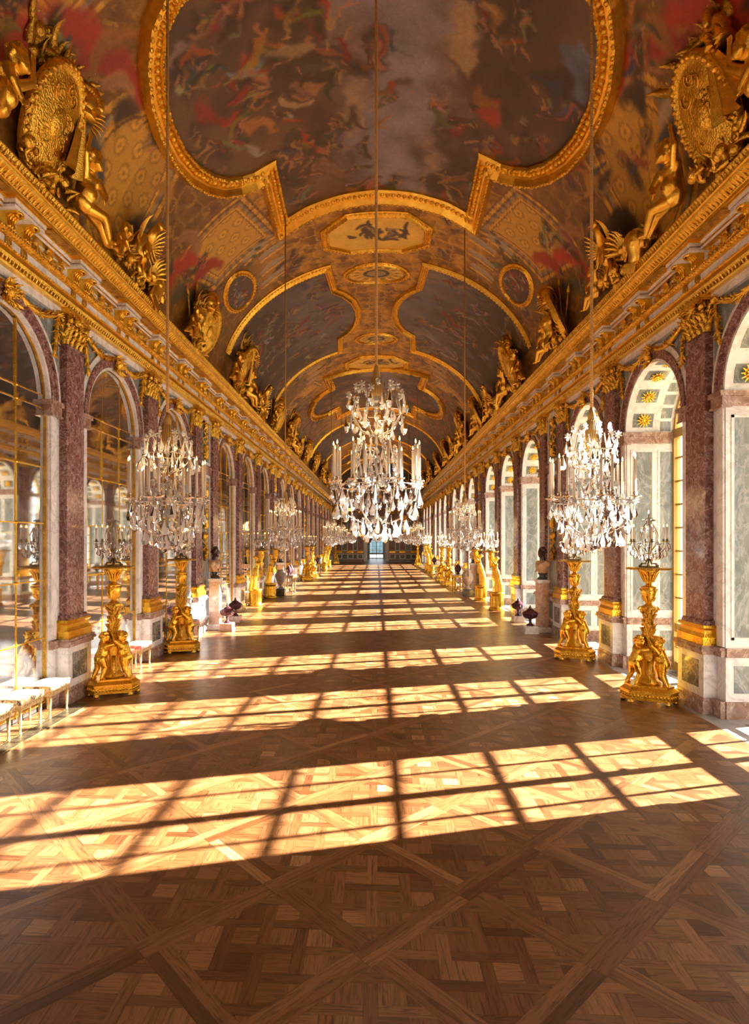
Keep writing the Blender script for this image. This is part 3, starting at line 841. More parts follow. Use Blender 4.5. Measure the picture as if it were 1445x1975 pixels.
mb.box(0.27, 0.40, -0.36, 0.36, 6.772, 6.780, 1)
for k in range(9): mb.leaf(0.10, 0.05, 0.5, 1.4, 0, T(0.28, (k-4)*0.08, 6.768) , 3)
ME['soffit'] = mb.mesh('soffit_panel', ['gold_bright','gold_old'])
HPER = BAY/2
for i, (side, sx) in enumerate((('left', -1), ('right', 1))):
    tr = struct(put('trim_%d' % (i+1), mbL.mesh('entablature', ['gold','marble_white','gold_old']) if i == 0 else bpy.data.meshes['entablature'], None, (sx*XW, 0, 0) if sx < 0 else (sx*XW, L0+L1, 0), 0 if sx < 0 else PI))
    def lp(y): return (0, y, 0) if sx < 0 else (0, L0+L1-y, 0)
    cs = []
    for (a, b) in ARCH: cs += [a, (a+b)/2]
    cs += [a for a, b in TROPHY] + [PIL[-1]]
    cs = sorted(set(round(q, 3) for q in cs))
    for q in cs:
        if q < 4.0: continue
        put('cornice_block', ME['crown_block'], tr, lp(q))
        for d in (-0.17, 0.17):
            o = put('console_bracket', ME['console'], tr, lp(q+d))
            if q < 40: put('drops', ME['drops'], tr, lp(q+d))
    for k in range(len(cs)-1):
        if cs[k] < 3.9 or cs[k] > 45: continue
        m = (cs[k]+cs[k+1])/2
        put('frieze_garland', ME['frieze_swag'], tr, lp(m)); put('soffit_panel', ME['soffit'], tr, lp(m))
    # leaf edge of the cornice, beads and eggs
    mb = MB(); y = 6.0
    while y < 44:
        st = 0.07 if y < 26 else 0.14
        mb.leaf(0.10, st*1.05, 1.0, 0.35, 0, T(0.545, y, 6.955), 3 if y < 26 else 2)
        mb.leaf(0.06, st*0.9, 0.9, 0.5, 0, T(0.53, y+st/2, 7.03), 2)
        y += st
    y = 6.0
    while y < 30:
        st = 0.075 if y < 18 else 0.15
        mb.leaf(0.085, st*0.95, 0.5, 0.55, 0, T(0.135, y, 6.055), 2); mb.leaf(0.13, st*1.0, 0.3, 0.85, 0, T(0.43, y+st/2, 6.825), 2); mb.leaf(0.06, st*0.9, 0.3, 0.5, 0, T(0.205, y, 6.365), 2)
        y += st
    y = 6.0
    while y < 24:
        mb.ell((0.185, y, 6.235), (0.014,0.019,0.014), 6, 4); mb.ell((0.24, y, 6.41), (0.014,0.019,0.014), 6, 4); y += 0.05
    if sx > 0: mb.v = [(p[0], L0+L1-p[1], p[2]) for p in mb.v]
    o = put('leaf_moulding', mb.mesh('leaf_moulding', 'gold_carved'), tr); o['kind'] = 'stuff'
# ------------------------------------------------------------------ vault
_t = np.linspace(-PI/2, PI/2, 4001)
_dx = VA*np.cos(_t); _dz = -VR*np.sin(_t)
_s = np.concatenate([[0], np.cumsum(np.hypot(np.diff(VA*np.sin(_t)), np.diff(VR*np.cos(_t))))]); _s -= _s[2000]
SMAX = _s[-1]
def s_of_x(x): return np.interp(np.arcsin(np.clip(np.asarray(x)/VA, -1, 1)), _t, _s)
def t_of_s(s): return np.interp(s, _s, _t)
def surf(t, Y, off=0.0):
    t = np.asarray(t, float); Y = np.asarray(Y, float)
    nxx = -np.sin(t)/VA; nz = -np.cos(t)/VR; L = np.hypot(nxx, nz)
    return np.stack([VA*np.sin(t)+off*nxx/L, Y + 0*t, ZB+VR*np.cos(t)+off*nz/L], -1)

def vnoise(x, y, seed):
    r = np.random.RandomState(seed).rand(256, 256)
    xi = np.floor(x).astype(int); yi = np.floor(y).astype(int); fx = x-xi; fy = y-yi
    fx = fx*fx*(3-2*fx); fy = fy*fy*(3-2*fy)
    a = r[xi % 256, yi % 256]; b = r[(xi+1) % 256, yi % 256]; c = r[xi % 256, (yi+1) % 256]; d = r[(xi+1) % 256, (yi+1) % 256]
    return (a*(1-fx)+b*fx)*(1-fy) + (c*(1-fx)+d*fx)*fy
def fbm(x, y, seed, oct=5):
    o = 0; a = 0.5; f = 1.0
    for k in range(oct): o = o + a*vnoise(x*f+17*k, y*f+31*k, seed+k); a *= 0.5; f *= 2.03
    return o/(1-0.5**oct)
PALE = dict(sky=(.30,.265,.33), cloud=(.40,.27,.14), dark=(.055,.030,.016), mid=(.15,.080,.036), red=(.46,.045,.018), orange=(.50,.21,.045),
            flesh=(.52,.27,.125), blue=(.11,.125,.21), white=(.56,.48,.40), green=(.12,.115,.05), gold=(.50,.27,.030), gold2=(.72,.43,.06), gold3=(.19,.088,.012), black=(.03,.022,.018))
def stroke(C, S, Y, s, y, ang, ln, wd, col, soft=0.35, shade=0.6, bend=0.0):
    """one brush mark on the vault: a soft bent capsule with modelled light and dark"""
    R = ln+wd
    rows = np.where((Y[:,0] > y-R) & (Y[:,0] < y+R))[0]; cols = np.where((S[0] > s-R) & (S[0] < s+R))[0]
    if len(rows) == 0 or len(cols) == 0: return
    sl = (slice(rows[0], rows[-1]+1), slice(cols[0], cols[-1]+1))
    a, b = S[sl]-s, Y[sl]-y; ca, sa = math.cos(ang), math.sin(ang)
    u = a*ca+b*sa; v = -a*sa+b*ca + bend*(u/ln)**2*wd*2
    v = v + wd*(0.10*np.sin(a*11+y*7+b*5)+0.07*np.sin(b*17-a*9+s*5))
    uu = np.maximum(np.abs(u)-(ln-wd)*0.8, 0)
    d = np.hypot(uu, v*(1+0.5*np.abs(u)/ln))/wd
    al = np.clip((1-d)/(soft*1.7), 0, 1)[..., None]; al = al*al*(3-2*al)
    lit = 1 + shade*(np.clip(-v/wd, -1, 1)*0.55) + shade*0.5*np.sin(v/wd*5+u/ln*2)*0.35
    c = np.array(col)[None, None]*np.clip(lit, 0.25, 1.6)[..., None]
    C[sl] = C[sl]*(1-al)+c*al
def warp(C, S, Y, seed, amp=0.13):
    '''stir the wet paint: look every point up a little way off'''
    ds = S[0,1]-S[0,0]; dy = Y[1,0]-Y[0,0]
    a = (fbm(S*1.6, Y*1.6, seed, 4)-0.5)*2*amp*2.2 + (fbm(S*5, Y*5, seed+5, 2)-0.5)*amp*0.5
    b = (fbm(S*1.6+40, Y*1.6+9, seed+11, 4)-0.5)*2*amp*2.2 + (fbm(S*5+7, Y*5+3, seed+17, 2)-0.5)*amp*0.5
    i = np.clip(np.arange(S.shape[0])[:,None]+b/dy, 0, S.shape[0]-1.001); j = np.clip(np.arange(S.shape[1])[None]+a/ds, 0, S.shape[1]-1.001)
    i0 = i.astype(int); j0 = j.astype(int); fi = (i-i0)[...,None]; fj = (j-j0)[...,None]
    return (C[i0,j0]*(1-fj)+C[i0,j0+1]*fj)*(1-fi) + (C[i0+1,j0]*(1-fj)+C[i0+1,j0+1]*fj)*fi
def pick(rng, names): return PALE[names[rng.randrange(len(names))]]
def group_of(C, S, Y, s, y, size, rng, tint=None):
    """a knot of drapery and limbs, nothing in particular"""
    base = rng.uniform(0, PI)
    stroke(C, S, Y, s, y, base, size*1.0, size*0.5, PALE['dark'], 0.6, 0.4)
    for k in range(rng.randint(3, 5)):
        c = tint if (tint and k < 2) else pick(rng, ['red','orange','flesh','flesh','blue','green','cloud','mid','white','gold'])
        c = tuple(q*rng.uniform(0.28, 0.72) for q in c)
        stroke(C, S, Y, s+rng.gauss(0, size*0.28), y+rng.gauss(0, size*0.28), base+rng.gauss(0, 0.7), size*rng.uniform(0.35,0.7), size*rng.uniform(0.09,0.2), c, 0.4, 0.8, rng.uniform(-1.2,1.2))
    for k in range(rng.randint(2, 4)):
        stroke(C, S, Y, s+rng.gauss(0, size*0.4), y+rng.gauss(0, size*0.4), rng.uniform(0, PI), size*rng.uniform(0.2,0.4), size*0.07, tuple(q*rng.uniform(0.5,0.9) for q in PALE['flesh']), 0.5, 0.7, rng.uniform(-1,1))
    stroke(C, S, Y, s+rng.gauss(0, size*0.3), y+rng.gauss(0, size*0.3), 0, size*0.10, size*0.09, tuple(q*0.7 for q in PALE['flesh']), 0.5, 0.6)

def grid_mesh(name, S, Y, C, keep, off, mats='paint'):
    t = t_of_s(S); P = surf(t, Y, off).reshape(-1, 3)
    ny, nx_ = S.shape; idx = np.arange(ny*nx_).reshape(ny, nx_)
    q = np.stack([idx[:-1,:-1], idx[1:,:-1], idx[1:,1:], idx[:-1,1:]], -1)[keep]
    used = np.unique(q); remap = np.full(ny*nx_, -1); remap[used] = np.arange(len(used))
    q = remap[q]; V = P[used]; me = bpy.data.meshes.new(name)
    me.vertices.add(len(V)); me.vertices.foreach_set('co', V.astype(np.float32).ravel())
    me.loops.add(q.size); me.loops.foreach_set('vertex_index', q.ravel().astype(np.int32))
    me.polygons.add(len(q)); me.polygons.foreach_set('loop_start', (np.arange(len(q))*4).astype(np.int32)); me.polygons.foreach_set('loop_total', np.full(len(q), 4, np.int32))
    me.update(calc_edges=True); me.validate()
    ca = me.color_attributes.new('Col', 'FLOAT_COLOR', 'POINT')
    c4 = np.concatenate([C.reshape(-1,3)[used], np.ones((len(used),1))], 1).astype(np.float32); ca.data.foreach_set('color', c4.ravel())
    me.materials.append(MAT[mats]); me.polygons.foreach_set('use_smooth', [True]*len(me.polygons))
    return me
def inside(poly, x, y):
    r = np.zeros(x.shape, bool); n = len(poly)
    for i in range(n):
        (x1, y1), (x2, y2) = poly[i], poly[(i+1) % n]
        if y1 == y2: continue
        c = ((y1 > y) != (y2 > y)) & (x < (x2-x1)*(y-y1)/(y2-y1)+x1); r ^= c
    return r
def dens(P, step=0.06, closed=False):
    out = []; n = len(P); m = n if closed else n-1
    for i in range(m):
        a, b = P[i], P[(i+1) % n]; k = max(1, int(math.hypot(b[0]-a[0], b[1]-a[1])/step))
        for j in range(k): out.append((a[0]+(b[0]-a[0])*j/k, a[1]+(b[1]-a[1])*j/k))
    if not closed: out.append(P[-1])
    return out
FPROF = [(-.17,-.01),(-.17,.05),(-.145,.085),(-.11,.09),(-.09,.055),(-.02,.06),(0,.085),(.03,.075),(.05,.10),(.09,.155),(.125,.15),(.15,.10),(.17,.05),(.17,-.01)]
def vault_frame(P, closed, sc, step, beadstep):
    """moulding swept along a line of (s, Y) points on the vault"""
    D = dens(P, step, closed); n = len(D)
    pts = []; nor = []
    for (s, y) in D:
        t = float(t_of_s(s)); p = surf(t, y); pts.append(Vector(p)); nor.append(Vector((-math.sin(t)/VA, 0, -math.cos(t)/VR)).normalized())
    mb = MB(); V = []; F = []; K = len(FPROF); bd = MB(); acc = 0
    for i in range(n):
        if closed: a, b = pts[i-1], pts[(i+1) % n]
        else: a, b = pts[max(0, i-1)], pts[min(n-1, i+1)]
        tg = (b-a).normalized(); N = nor[i]; B = tg.cross(N).normalized()
        # mitre at corners
        if closed or 0 < i < n-1:
            d1 = (pts[i]-pts[i-1]).normalized(); d2 = (pts[(i+1) % n]-pts[i]).normalized(); k = max(0.45, math.sqrt(max(0.01,(1+d1.dot(d2))/2)))
        else: k = 1
        for (w, h) in FPROF: V.append(tuple(pts[i] + B*(w*sc/k) + N*(h*sc)))
        if i:
            seg = (pts[i]-pts[i-1]).length; acc += seg
            while acc > beadstep:
                acc -= beadstep; q = pts[i] - (pts[i]-pts[i-1]).normalized()*acc
                R = Matrix((tg, B, N)).transposed().to_4x4()
                bd.ell((0,0,0), (beadstep*0.40, 0.045*sc, 0.04*sc), 6, 4, 0, T(*(q + B*(-0.055*sc) + N*(0.065*sc))) @ R)
                bd.ell((0,0,0), (beadstep*0.30, 0.02*sc, 0.02*sc), 5, 3, 0, T(*(q + B*(-0.128*sc) + N*(0.09*sc))) @ R)
                bd.ell((0,0,0), (beadstep*0.36, 0.028*sc, 0.02*sc), 5, 3, 0, T(*(q + B*(0.107*sc) + N*(0.155*sc))) @ R)
    m = n if closed else n-1
    for i in range(m):
        for k in range(K-1): a = i*K+k; b = ((i+1) % n)*K+k; F.append((a, b, b+1, a+1))
    mb.add(V, F)
    return mb.mesh('gilded_frame', 'gold'), bd.mesh('egg_moulding', 'gold_carved')

halfA = [(0,3.85),(0.8,3.90),(1.6,4.03),(2.29,4.28),(2.22,2.15),(2.5,2.18),(2.78,2.08),(3.05,1.85),(3.27,1.45),(3.42,0.95),(3.5,0.35)]
polyA = halfA + [(x,-y) for x, y in halfA[::-1]]
polyA = polyA + [(-x, y) for x, y in polyA[::-1][1:-1]]
polyA = [polyA[0]] + [p for i, p in enumerate(polyA[1:]) if math.hypot(p[0]-polyA[i][0], p[1]-polyA[i][1]) > 1e-6]
lineB = [(4.36,-3.75),(3.6,-3.75),(2.6,-3.75),(1.42,-3.75),(1.34,-2.2),(1.05,-1.75),(0.78,-1.1),(0.65,-0.35),(0.65,0.35),(0.78,1.1),(1.05,1.75),(1.40,2.1),(1.52,3.75),(2.6,3.75),(3.6,3.75),(4.36,3.75)]
def toS(P, cy, sg=1): return [(float(s_of_x(sg*x)), cy+y) for x, y in P]
CA = [9.8, 31.5, 53.2]; CB = [20.65, 42.35, 63.6]
CANV = []   # polygons in (s, Y)
for cy in CA: CANV.append(('A', cy, 0, toS(polyA, cy)))
for cy in CB:
    for sg in (-1, 1): CANV.append(('B', cy, sg, toS(lineB, cy, sg)))

# ---- base of the vault: gilt grounds, painted arches, draperies and knots of figures
def base_grid(y0, y1, ds, dy):
    s = np.linspace(-SMAX, SMAX, int(2*SMAX/ds)+1); y = np.linspace(y0, y1, int((y1-y0)/dy)+1)
    return np.meshgrid(s, y)
def paint_base(S, Y, seed, rich):
    rng = random.Random(seed); X = VA*np.sin(t_of_s(S)); ax = np.abs(X)
    n1 = fbm(S*3.0, Y*3.0, 3, 5); n2 = fbm(S*9, Y*9, 8, 3)
    C = np.zeros(S.shape+(3,))
    g1, g2, g3 = (np.array(PALE[k]) for k in ('gold','gold2','gold3'))
    k = np.clip((n1-0.36)*3.2, 0, 1)[..., None]; C[:] = g3*(1-k)+g1*k
    # running ornament lines on the gilt ground
    o = (np.abs(np.sin(S*7.0+4*n1)) < 0.22) | (np.abs(np.sin(Y*7.0+4*n1)) < 0.18)
    C[o] = C[o]*0.45+g2*0.5
    # haunches: dark painted architecture
    hz = np.clip((ax-2.6)/0.7, 0, 1)[..., None]*np.clip(0.35+1.3*(n1-0.3), 0, 1)[..., None]
    C = C*(1-hz*0.85)+np.array(PALE['dark'])*1.2*hz*0.85
    C *= (0.7+0.6*n2)[..., None]
    y0, y1 = Y[0,0], Y[-1,0]
    if not rich:
        for q in range(int((y1-y0)*9)):
            for sg in (-1, 1):
                group_of(C, S, Y, sg*rng.uniform(3.4, SMAX-0.4), rng.uniform(y0, y1), rng.uniform(0.35,0.7), rng)
        return C
    for cy, k in ((-1.0,0),(9.8,1),(20.65,0),(31.5,1)):
        for sg in (-1, 1):
            if k == 1:
                # gilt half domes with coffers between the great painting and the cornice
                for dy, sgn in ((-0.25, 1), (3.55, 1), (-3.55, -1)):
                    big = abs(dy) < 1
                    sc_, yc = sg*float(s_of_x(4.18 if big else 3.45)), cy+dy
                    a, b = (1.35, 1.0) if big else (0.75, 0.85)
                    u = (S-sc_)/a; v = (Y-yc)/b
                    if big: u = u*1.0; r = np.hypot(u, v)
                    else: r = np.maximum(np.abs(u*0.9+v*0.25*sg), np.abs(v))*1.0
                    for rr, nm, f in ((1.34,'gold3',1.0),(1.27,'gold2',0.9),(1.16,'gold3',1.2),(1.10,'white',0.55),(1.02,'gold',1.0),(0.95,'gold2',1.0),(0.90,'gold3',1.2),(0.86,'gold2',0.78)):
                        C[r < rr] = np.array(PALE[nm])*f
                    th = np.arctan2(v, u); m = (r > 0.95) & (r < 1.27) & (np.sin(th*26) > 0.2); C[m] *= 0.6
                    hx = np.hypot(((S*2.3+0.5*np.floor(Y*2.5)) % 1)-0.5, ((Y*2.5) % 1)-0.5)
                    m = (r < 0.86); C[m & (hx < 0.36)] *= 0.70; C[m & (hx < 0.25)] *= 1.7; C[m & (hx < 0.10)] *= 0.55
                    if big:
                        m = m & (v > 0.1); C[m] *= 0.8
            # draperies and figures leaning on the cornice
            for (x, dy, ang, ln, wd, cn, f) in ((4.0,-2.9,0.5,1.3,0.46,'red',0.72),(3.6,-1.7,1.2,1.0,0.30,'red',0.60),(3.55,-2.1,0.2,0.6,0.22,'orange',0.55),
                                               (4.2,-1.35,1.5,0.85,0.30,'blue',0.55),(4.05,-1.65,1.35,0.62,0.22,'white',0.62),(3.65,-1.5,1.1,0.5,0.18,'flesh',0.6),
                                               (3.75,-1.15,0.4,0.4,0.3,'dark',1.0),(4.3,0.6,0.9,0.8,0.42,'black',1.3),(3.8,0.75,1.4,0.45,0.2,'gold',0.7),
                                               (4.1,2.7,0.8,1.0,0.34,'red',0.80),(3.85,2.4,1.3,0.7,0.24,'flesh',0.55),(4.35,1.9,1.4,0.6,0.3,'blue',0.3),(3.9,3.6,0.5,0.8,0.3,'red',0.66),(4.3,3.2,1.2,0.8,0.3,'green',0.7)):
                if k == 0: dy = dy*0.9+ (5.2 if dy < 0 else -5.2)*0
                if k == 0: continue
                if sg > 0: dy += 0.15; f *= 1.1
                stroke(C, S, Y, sg*float(s_of_x(x)), cy+dy, ang if sg < 0 else PI-ang, ln, wd, tuple(q*f for q in PALE[cn]), 0.4, 0.9, 0.8*sg)
            for q in range(16 if k else 6):
                group_of(C, S, Y, sg*float(s_of_x(rng.uniform(3.5, 4.36))), cy+rng.uniform(-4.2, 4.2), rng.uniform(0.3,0.55), rng)
        # the cross band after each painting: figures, white herms, ovals
        by = cy+ (5.6 if k else 5.2)
        for sg in (-1, 1):
            for q in range(9): group_of(C, S, Y, sg*rng.uniform(1.5, 4.9), by+rng.uniform(-1.0, 1.0), rng.uniform(0.28,0.5), rng, PALE['flesh'] if q % 3 == 0 else None)
            for q, (x, dy) in enumerate(((2.65,-0.55),(2.75,0.1),(2.85,0.7),(3.0,-0.95))):
                stroke(C, S, Y, sg*float(s_of_x(x)), by+dy, 0.2*sg, 0.5, 0.16, tuple(c*0.62 for c in PALE['white']), 0.25, 0.5)
                stroke(C, S, Y, sg*float(s_of_x(x)), by+dy+0.17, 0.2*sg, 0.5, 0.05, PALE['gold2'], 0.3, 0.3)
            for q in range(14):
                u = q/13; stroke(C, S, Y, sg*(2.9+2.2*u), by-1.2+0.9*math.sin(u*5)*0.3+1.6*u, 0.6, 0.14, 0.10, tuple(c*rng.uniform(0.5,1.1) for c in PALE['green']), 0.4, 0.9)
    return C
ceil_root = struct(empty('ceiling', (0, 0, 0)))
for (y0, y1, ds, dy, rich, seed) in ((-7.4, 4.6, 0.12, 0.12, False, 1), (4.6, 28.0, 0.034, 0.036, True, 2), (28.0, Y_END+0.3, 0.08, 0.10, False, 3)):
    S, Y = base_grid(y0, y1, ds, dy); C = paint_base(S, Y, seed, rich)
    sc_ = (S[:-1,:-1]+S[1:,1:])/2; yc = (Y[:-1,:-1]+Y[1:,1:])/2; keep = np.ones(sc_.shape, bool)
    for ty, cy, sg, P in CANV:
        if y1 < cy-5 or y0 > cy+5: continue
        # holes under the canvases, a hand's breadth smaller
        Q = [(p[0]*1.0, p[1]) for p in P]; ms = sum(p[0] for p in Q)/len(Q); my = cy
        Q = [(ms+(p[0]-ms)*0.955, my+(p[1]-my)*0.965) for p in Q]
        if ty == 'A': keep &= ~inside(Q, sc_, yc)
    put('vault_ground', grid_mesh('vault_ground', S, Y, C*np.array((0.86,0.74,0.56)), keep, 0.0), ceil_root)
# roof above, so that no daylight comes through the seams
mb = MB(); P = [(-XW-0.6, 6.2)]
for i in range(25):
    a = PI - PI*i/24; P.append(((VA+0.45)*math.cos(a), ZB+0.05+(VR+0.4)*math.sin(a)))
P.append((XW+1.3, 6.2)); mb.sweep_xz(P, Y_BACK-0.3, Y_END+0.4, None, 0, None, False)
put('roof_shell', mb.mesh('roof_shell', 'joint'), ceil_root)

# ---- canvases
def paint_A(S, Y, cy, seed):
    rng = random.Random(seed); n = fbm(S*0.9+3, Y*0.9, seed, 5); n2 = fbm(S*2.3, Y*2.3, seed+9, 4)
    C = np.zeros(S.shape+(3,)); X = S
    # open sky along the middle, drifting to the right, dark cloud on both sides
    band = np.exp(-((X-0.35-0.5*(n-0.5)*2)/0.95)**2)*np.clip(1.15-0.12*np.abs(Y-cy-0.5), 0, 1)
    band = np.clip(band*1.6-0.25+0.9*(n2-0.5), 0, 1)[..., None]
    d = np.array(PALE['dark'])*1.35; m = np.array(PALE['mid'])
    k = np.clip((n-0.4)*3, 0, 1)[..., None]; C[:] = d*(1-k)+m*k
    C = C*(1-band)+np.array(PALE['sky'])*0.8*band
    e = np.clip(1-np.abs(band[...,0]-0.45)*4, 0, 1)[..., None]*np.clip(n2*1.6-0.3, 0, 1)[..., None]
    C = C*(1-e*0.7)+np.array(PALE['cloud'])*e*0.7
    for q in range(120):
        s = rng.uniform(-3.6, 3.6); y = cy+rng.uniform(-3.9, 3.9)
        if abs(s-0.45) < 0.6 and rng.random() < 0.8: continue
        group_of(C, S, Y, s, y, rng.uniform(0.25,0.7), rng)
    for (x, dy, a, ln, wd, cn, f) in ((2.0,0.9,1.3,0.55,0.26,'red',0.75),(1.85,0.55,0.9,0.35,0.2,'orange',0.5),(3.0,-0.55,1.1,0.75,0.30,'blue',1.0),(3.2,-0.9,0.7,0.5,0.2,'blue',1.3),
                                    (-2.75,0.2,1.0,0.5,0.22,'red',0.55),(-2.1,1.1,1.2,0.45,0.18,'orange',0.75),(-2.45,1.4,0.8,0.35,0.16,'white',0.55),(-1.5,0.7,0.3,0.45,0.14,'cloud',0.9),
                                    (-1.4,-0.3,0.1,0.6,0.2,'cloud',0.7),(1.2,-0.4,1.4,0.8,0.35,'cloud',0.9),(-0.9,2.8,0.5,0.7,0.25,'mid',1.1),(2.4,2.0,0.6,0.5,0.2,'flesh',0.4),(0.2,1.5,1.3,0.35,0.12,'flesh',0.6),(1.2,1.4,0.9,0.5,0.22,'green',0.9)):
        stroke(C, S, Y, float(s_of_x(x)), cy+dy, a, ln, wd, tuple(q*f for q in PALE[cn]), 0.4, 0.9, 0.6)
    C = warp(C, S, Y, seed+50, 0.16)
    return C*(0.46+0.55*n2)[..., None]*np.array((1.08,0.97,0.84))
def paint_B(S, Y, cy, sg, seed):
    rng = random.Random(seed); n = fbm(S*0.8+5, Y*0.8, seed, 5); n2 = fbm(S*1.4, Y*3.0, seed+4, 4)
    up = np.clip((4.2-np.abs(S))/2.6, 0, 1)
    C = np.zeros(S.shape+(3,)); k = np.clip(up*1.1+(n-0.5)*1.4-0.25, 0, 1)[..., None]
    C[:] = np.array(PALE['dark'])*1.3*(1-k)+np.array(PALE['sky'])*np.array((0.58,0.52,0.46))*k
    e = np.clip((n2-0.55)*4, 0, 1)[..., None]; C = C*(1-e*0.5)+np.array(PALE['cloud'])*0.6*e*0.5
    for q in range(60): group_of(C, S, Y, sg*rng.uniform(1.0, 5.6), cy+rng.uniform(-3.6, 3.6), rng.uniform(0.3,0.6), rng)
    for (x, dy, cn, f) in ((3.9,-1.0,'red',0.7),(2.4,-0.6,'red',0.4),(1.6,0.4,'orange',0.45),(3.2,1.2,'blue',0.7),(2.0,1.6,'white',0.4)):
        stroke(C, S, Y, sg*float(s_of_x(x)), cy+dy, 0.9*sg, 0.6, 0.18, tuple(q*f for q in PALE[cn]), 0.4, 0.9, 0.6)
    C = warp(C, S, Y, seed+50, 0.16)
    return C*(0.5+0.42*n2)[..., None]
posn = {9.8: 'overhead', 31.5: 'half way along', 53.2: 'far away', 20.65: 'behind the front chandeliers', 42.35: 'far off beyond the middle', 63.6: 'at the far end'}
for ty, cy, sg, P in CANV:
    ss = [p[0] for p in P]; st = 0.03 if cy < 25 else 0.09
    S, Y = np.meshgrid(np.arange(min(ss)-0.1, max(ss)+0.1+st, st), np.arange(cy-4.35, cy+4.35, st))
    if ty == 'A': C = paint_A(S, Y, cy, int(cy*7))
    else: C = paint_B(S, Y, cy, sg, int(cy*7)+sg+1)
    poly = P if ty == 'A' else P
    keep = inside(poly, (S[:-1,:-1]+S[1:,1:])/2, (Y[:-1,:-1]+Y[1:,1:])/2)
    # origin on the vault beneath the picture
    root = empty('ceiling_painting', (0, 0, 0))
    put('canvas', grid_mesh('canvas', S, Y, C, keep, 0.02), root)
    fr, eg = vault_frame(P, ty == 'A', 1.25 if ty == 'A' else 0.75, 0.06 if cy < 25 else 0.16, (0.13 if ty == 'A' else 0.11) if cy < 25 else 0.4)
    put('gilded_frame', fr, root); put('egg_moulding', eg, root)['kind'] = 'stuff'
    if ty == 'A': tag(root, 'huge lobed ceiling painting of dark clouds in gilded frame, '+posn[cy], 'painting')
    else: tag(root, 'arched ceiling painting on the %s slope of the vault, %s' % ('left' if sg < 0 else 'right', posn[cy]), 'painting')
# ---- gilded medallions on the crown of the vault
def medallion(shape, cx, cy, a, b, label, frame=0.6, seed=1):
    if shape == 'oct': P = [(a,b*0.45),(a*0.55,b),(-a*0.55,b),(-a,b*0.45),(-a,-b*0.45),(-a*0.55,-b),(a*0.55,-b),(a,-b*0.45)]
    else: P = [(a*math.cos(2*PI*k/28), b*math.sin(2*PI*k/28)) for k in range(28)]
    s0 = float(s_of_x(cx)); P = [(s0+p[0], cy+p[1]) for p in P]
    S, Y = np.meshgrid(np.arange(s0-a-0.03, s0+a+0.06, 0.025), np.arange(cy-b-0.03, cy+b+0.06, 0.025))
    rng = random.Random(seed); C = np.zeros(S.shape+(3,)); n = fbm(S*3, Y*3, seed, 4)
    if shape == 'ros':
        r = np.hypot((S-s0)/a, (Y-cy)/b); th = np.arctan2((Y-cy)/b, (S-s0)/a)
        C[:] = np.array(PALE['gold'])*(0.7+0.5*n)[..., None]
        C[(np.sin(r*22) > 0.3)] *= 0.55; C[(r < 0.42)] = np.array(PALE['dark']); C[(r < 0.3)] = np.array(PALE['cloud'])*0.7
        m = (r > 0.55) & (r < 0.85) & (np.sin(th*14) > 0.3); C[m] = np.array(PALE['gold2'])
    elif shape == 'oct':
        C[:] = np.array(PALE['gold2'])*(0.75+0.4*n)[..., None]
        for q in range(34): stroke(C, S, Y, s0+rng.gauss(0,0.27)*a, cy+rng.gauss(0,0.20)*b, rng.uniform(0,PI), rng.uniform(0.14,0.32), rng.uniform(0.06,0.13), tuple(c*1.3 for c in PALE['dark']), 0.4, 0.9, 0.5)
        for q in range(6): stroke(C, S, Y, s0+rng.uniform(-0.4,0.4)*a, cy+rng.uniform(-0.3,0.3)*b, rng.uniform(0,PI), 0.22, 0.06, tuple(c*0.6 for c in PALE['cloud']), 0.4, 0.9, 0.5)
    else:
        C[:] = np.array(PALE['dark'])*1.5
        for q in range(7): group_of(C, S, Y, s0+rng.uniform(-0.5,0.5)*a, cy+rng.uniform(-0.6,0.6)*b, 0.35, rng, PALE['red'] if cx > 0 else PALE['blue'])
    root = empty('ceiling_medallion', (0, 0, 0)); tag(root, label, 'medallion')
    put('painted_field', grid_mesh('painted_field', S, Y, C, inside(P, (S[:-1,:-1]+S[1:,1:])/2, (Y[:-1,:-1]+Y[1:,1:])/2), 0.018), root)
    fr, eg = vault_frame(P, True, frame, 0.07, 0.12); put('gilded_frame', fr, root); put('egg_moulding', eg, root)['kind'] = 'stuff'
medallion('oct', 0, 15.4, 1.35, 0.92, 'gold octagonal ceiling medallion with dark figures, nearest above the hall', 0.6, 3)
medallion('oct', 0, 26.6, 1.35, 0.92, 'gold octagonal ceiling medallion beyond the two arched paintings', 0.6, 5)
medallion('ros', 0, 17.75, 0.95, 0.62, 'round gilded rosette on the crown just past the octagonal medallion', 0.45, 6)
medallion('ros', 0, 23.5, 0.8, 0.6, 'round gilded rosette on the crown, further of the two', 0.45, 7)
medallion('oval', -3.64, 15.5, 0.5, 0.85, 'oval painted medallion with blue figures low on the left vault', 0.42, 8)
medallion('oval', 3.64, 15.5, 0.5, 0.85, 'oval painted medallion with red figures low on the right vault', 0.42, 9)

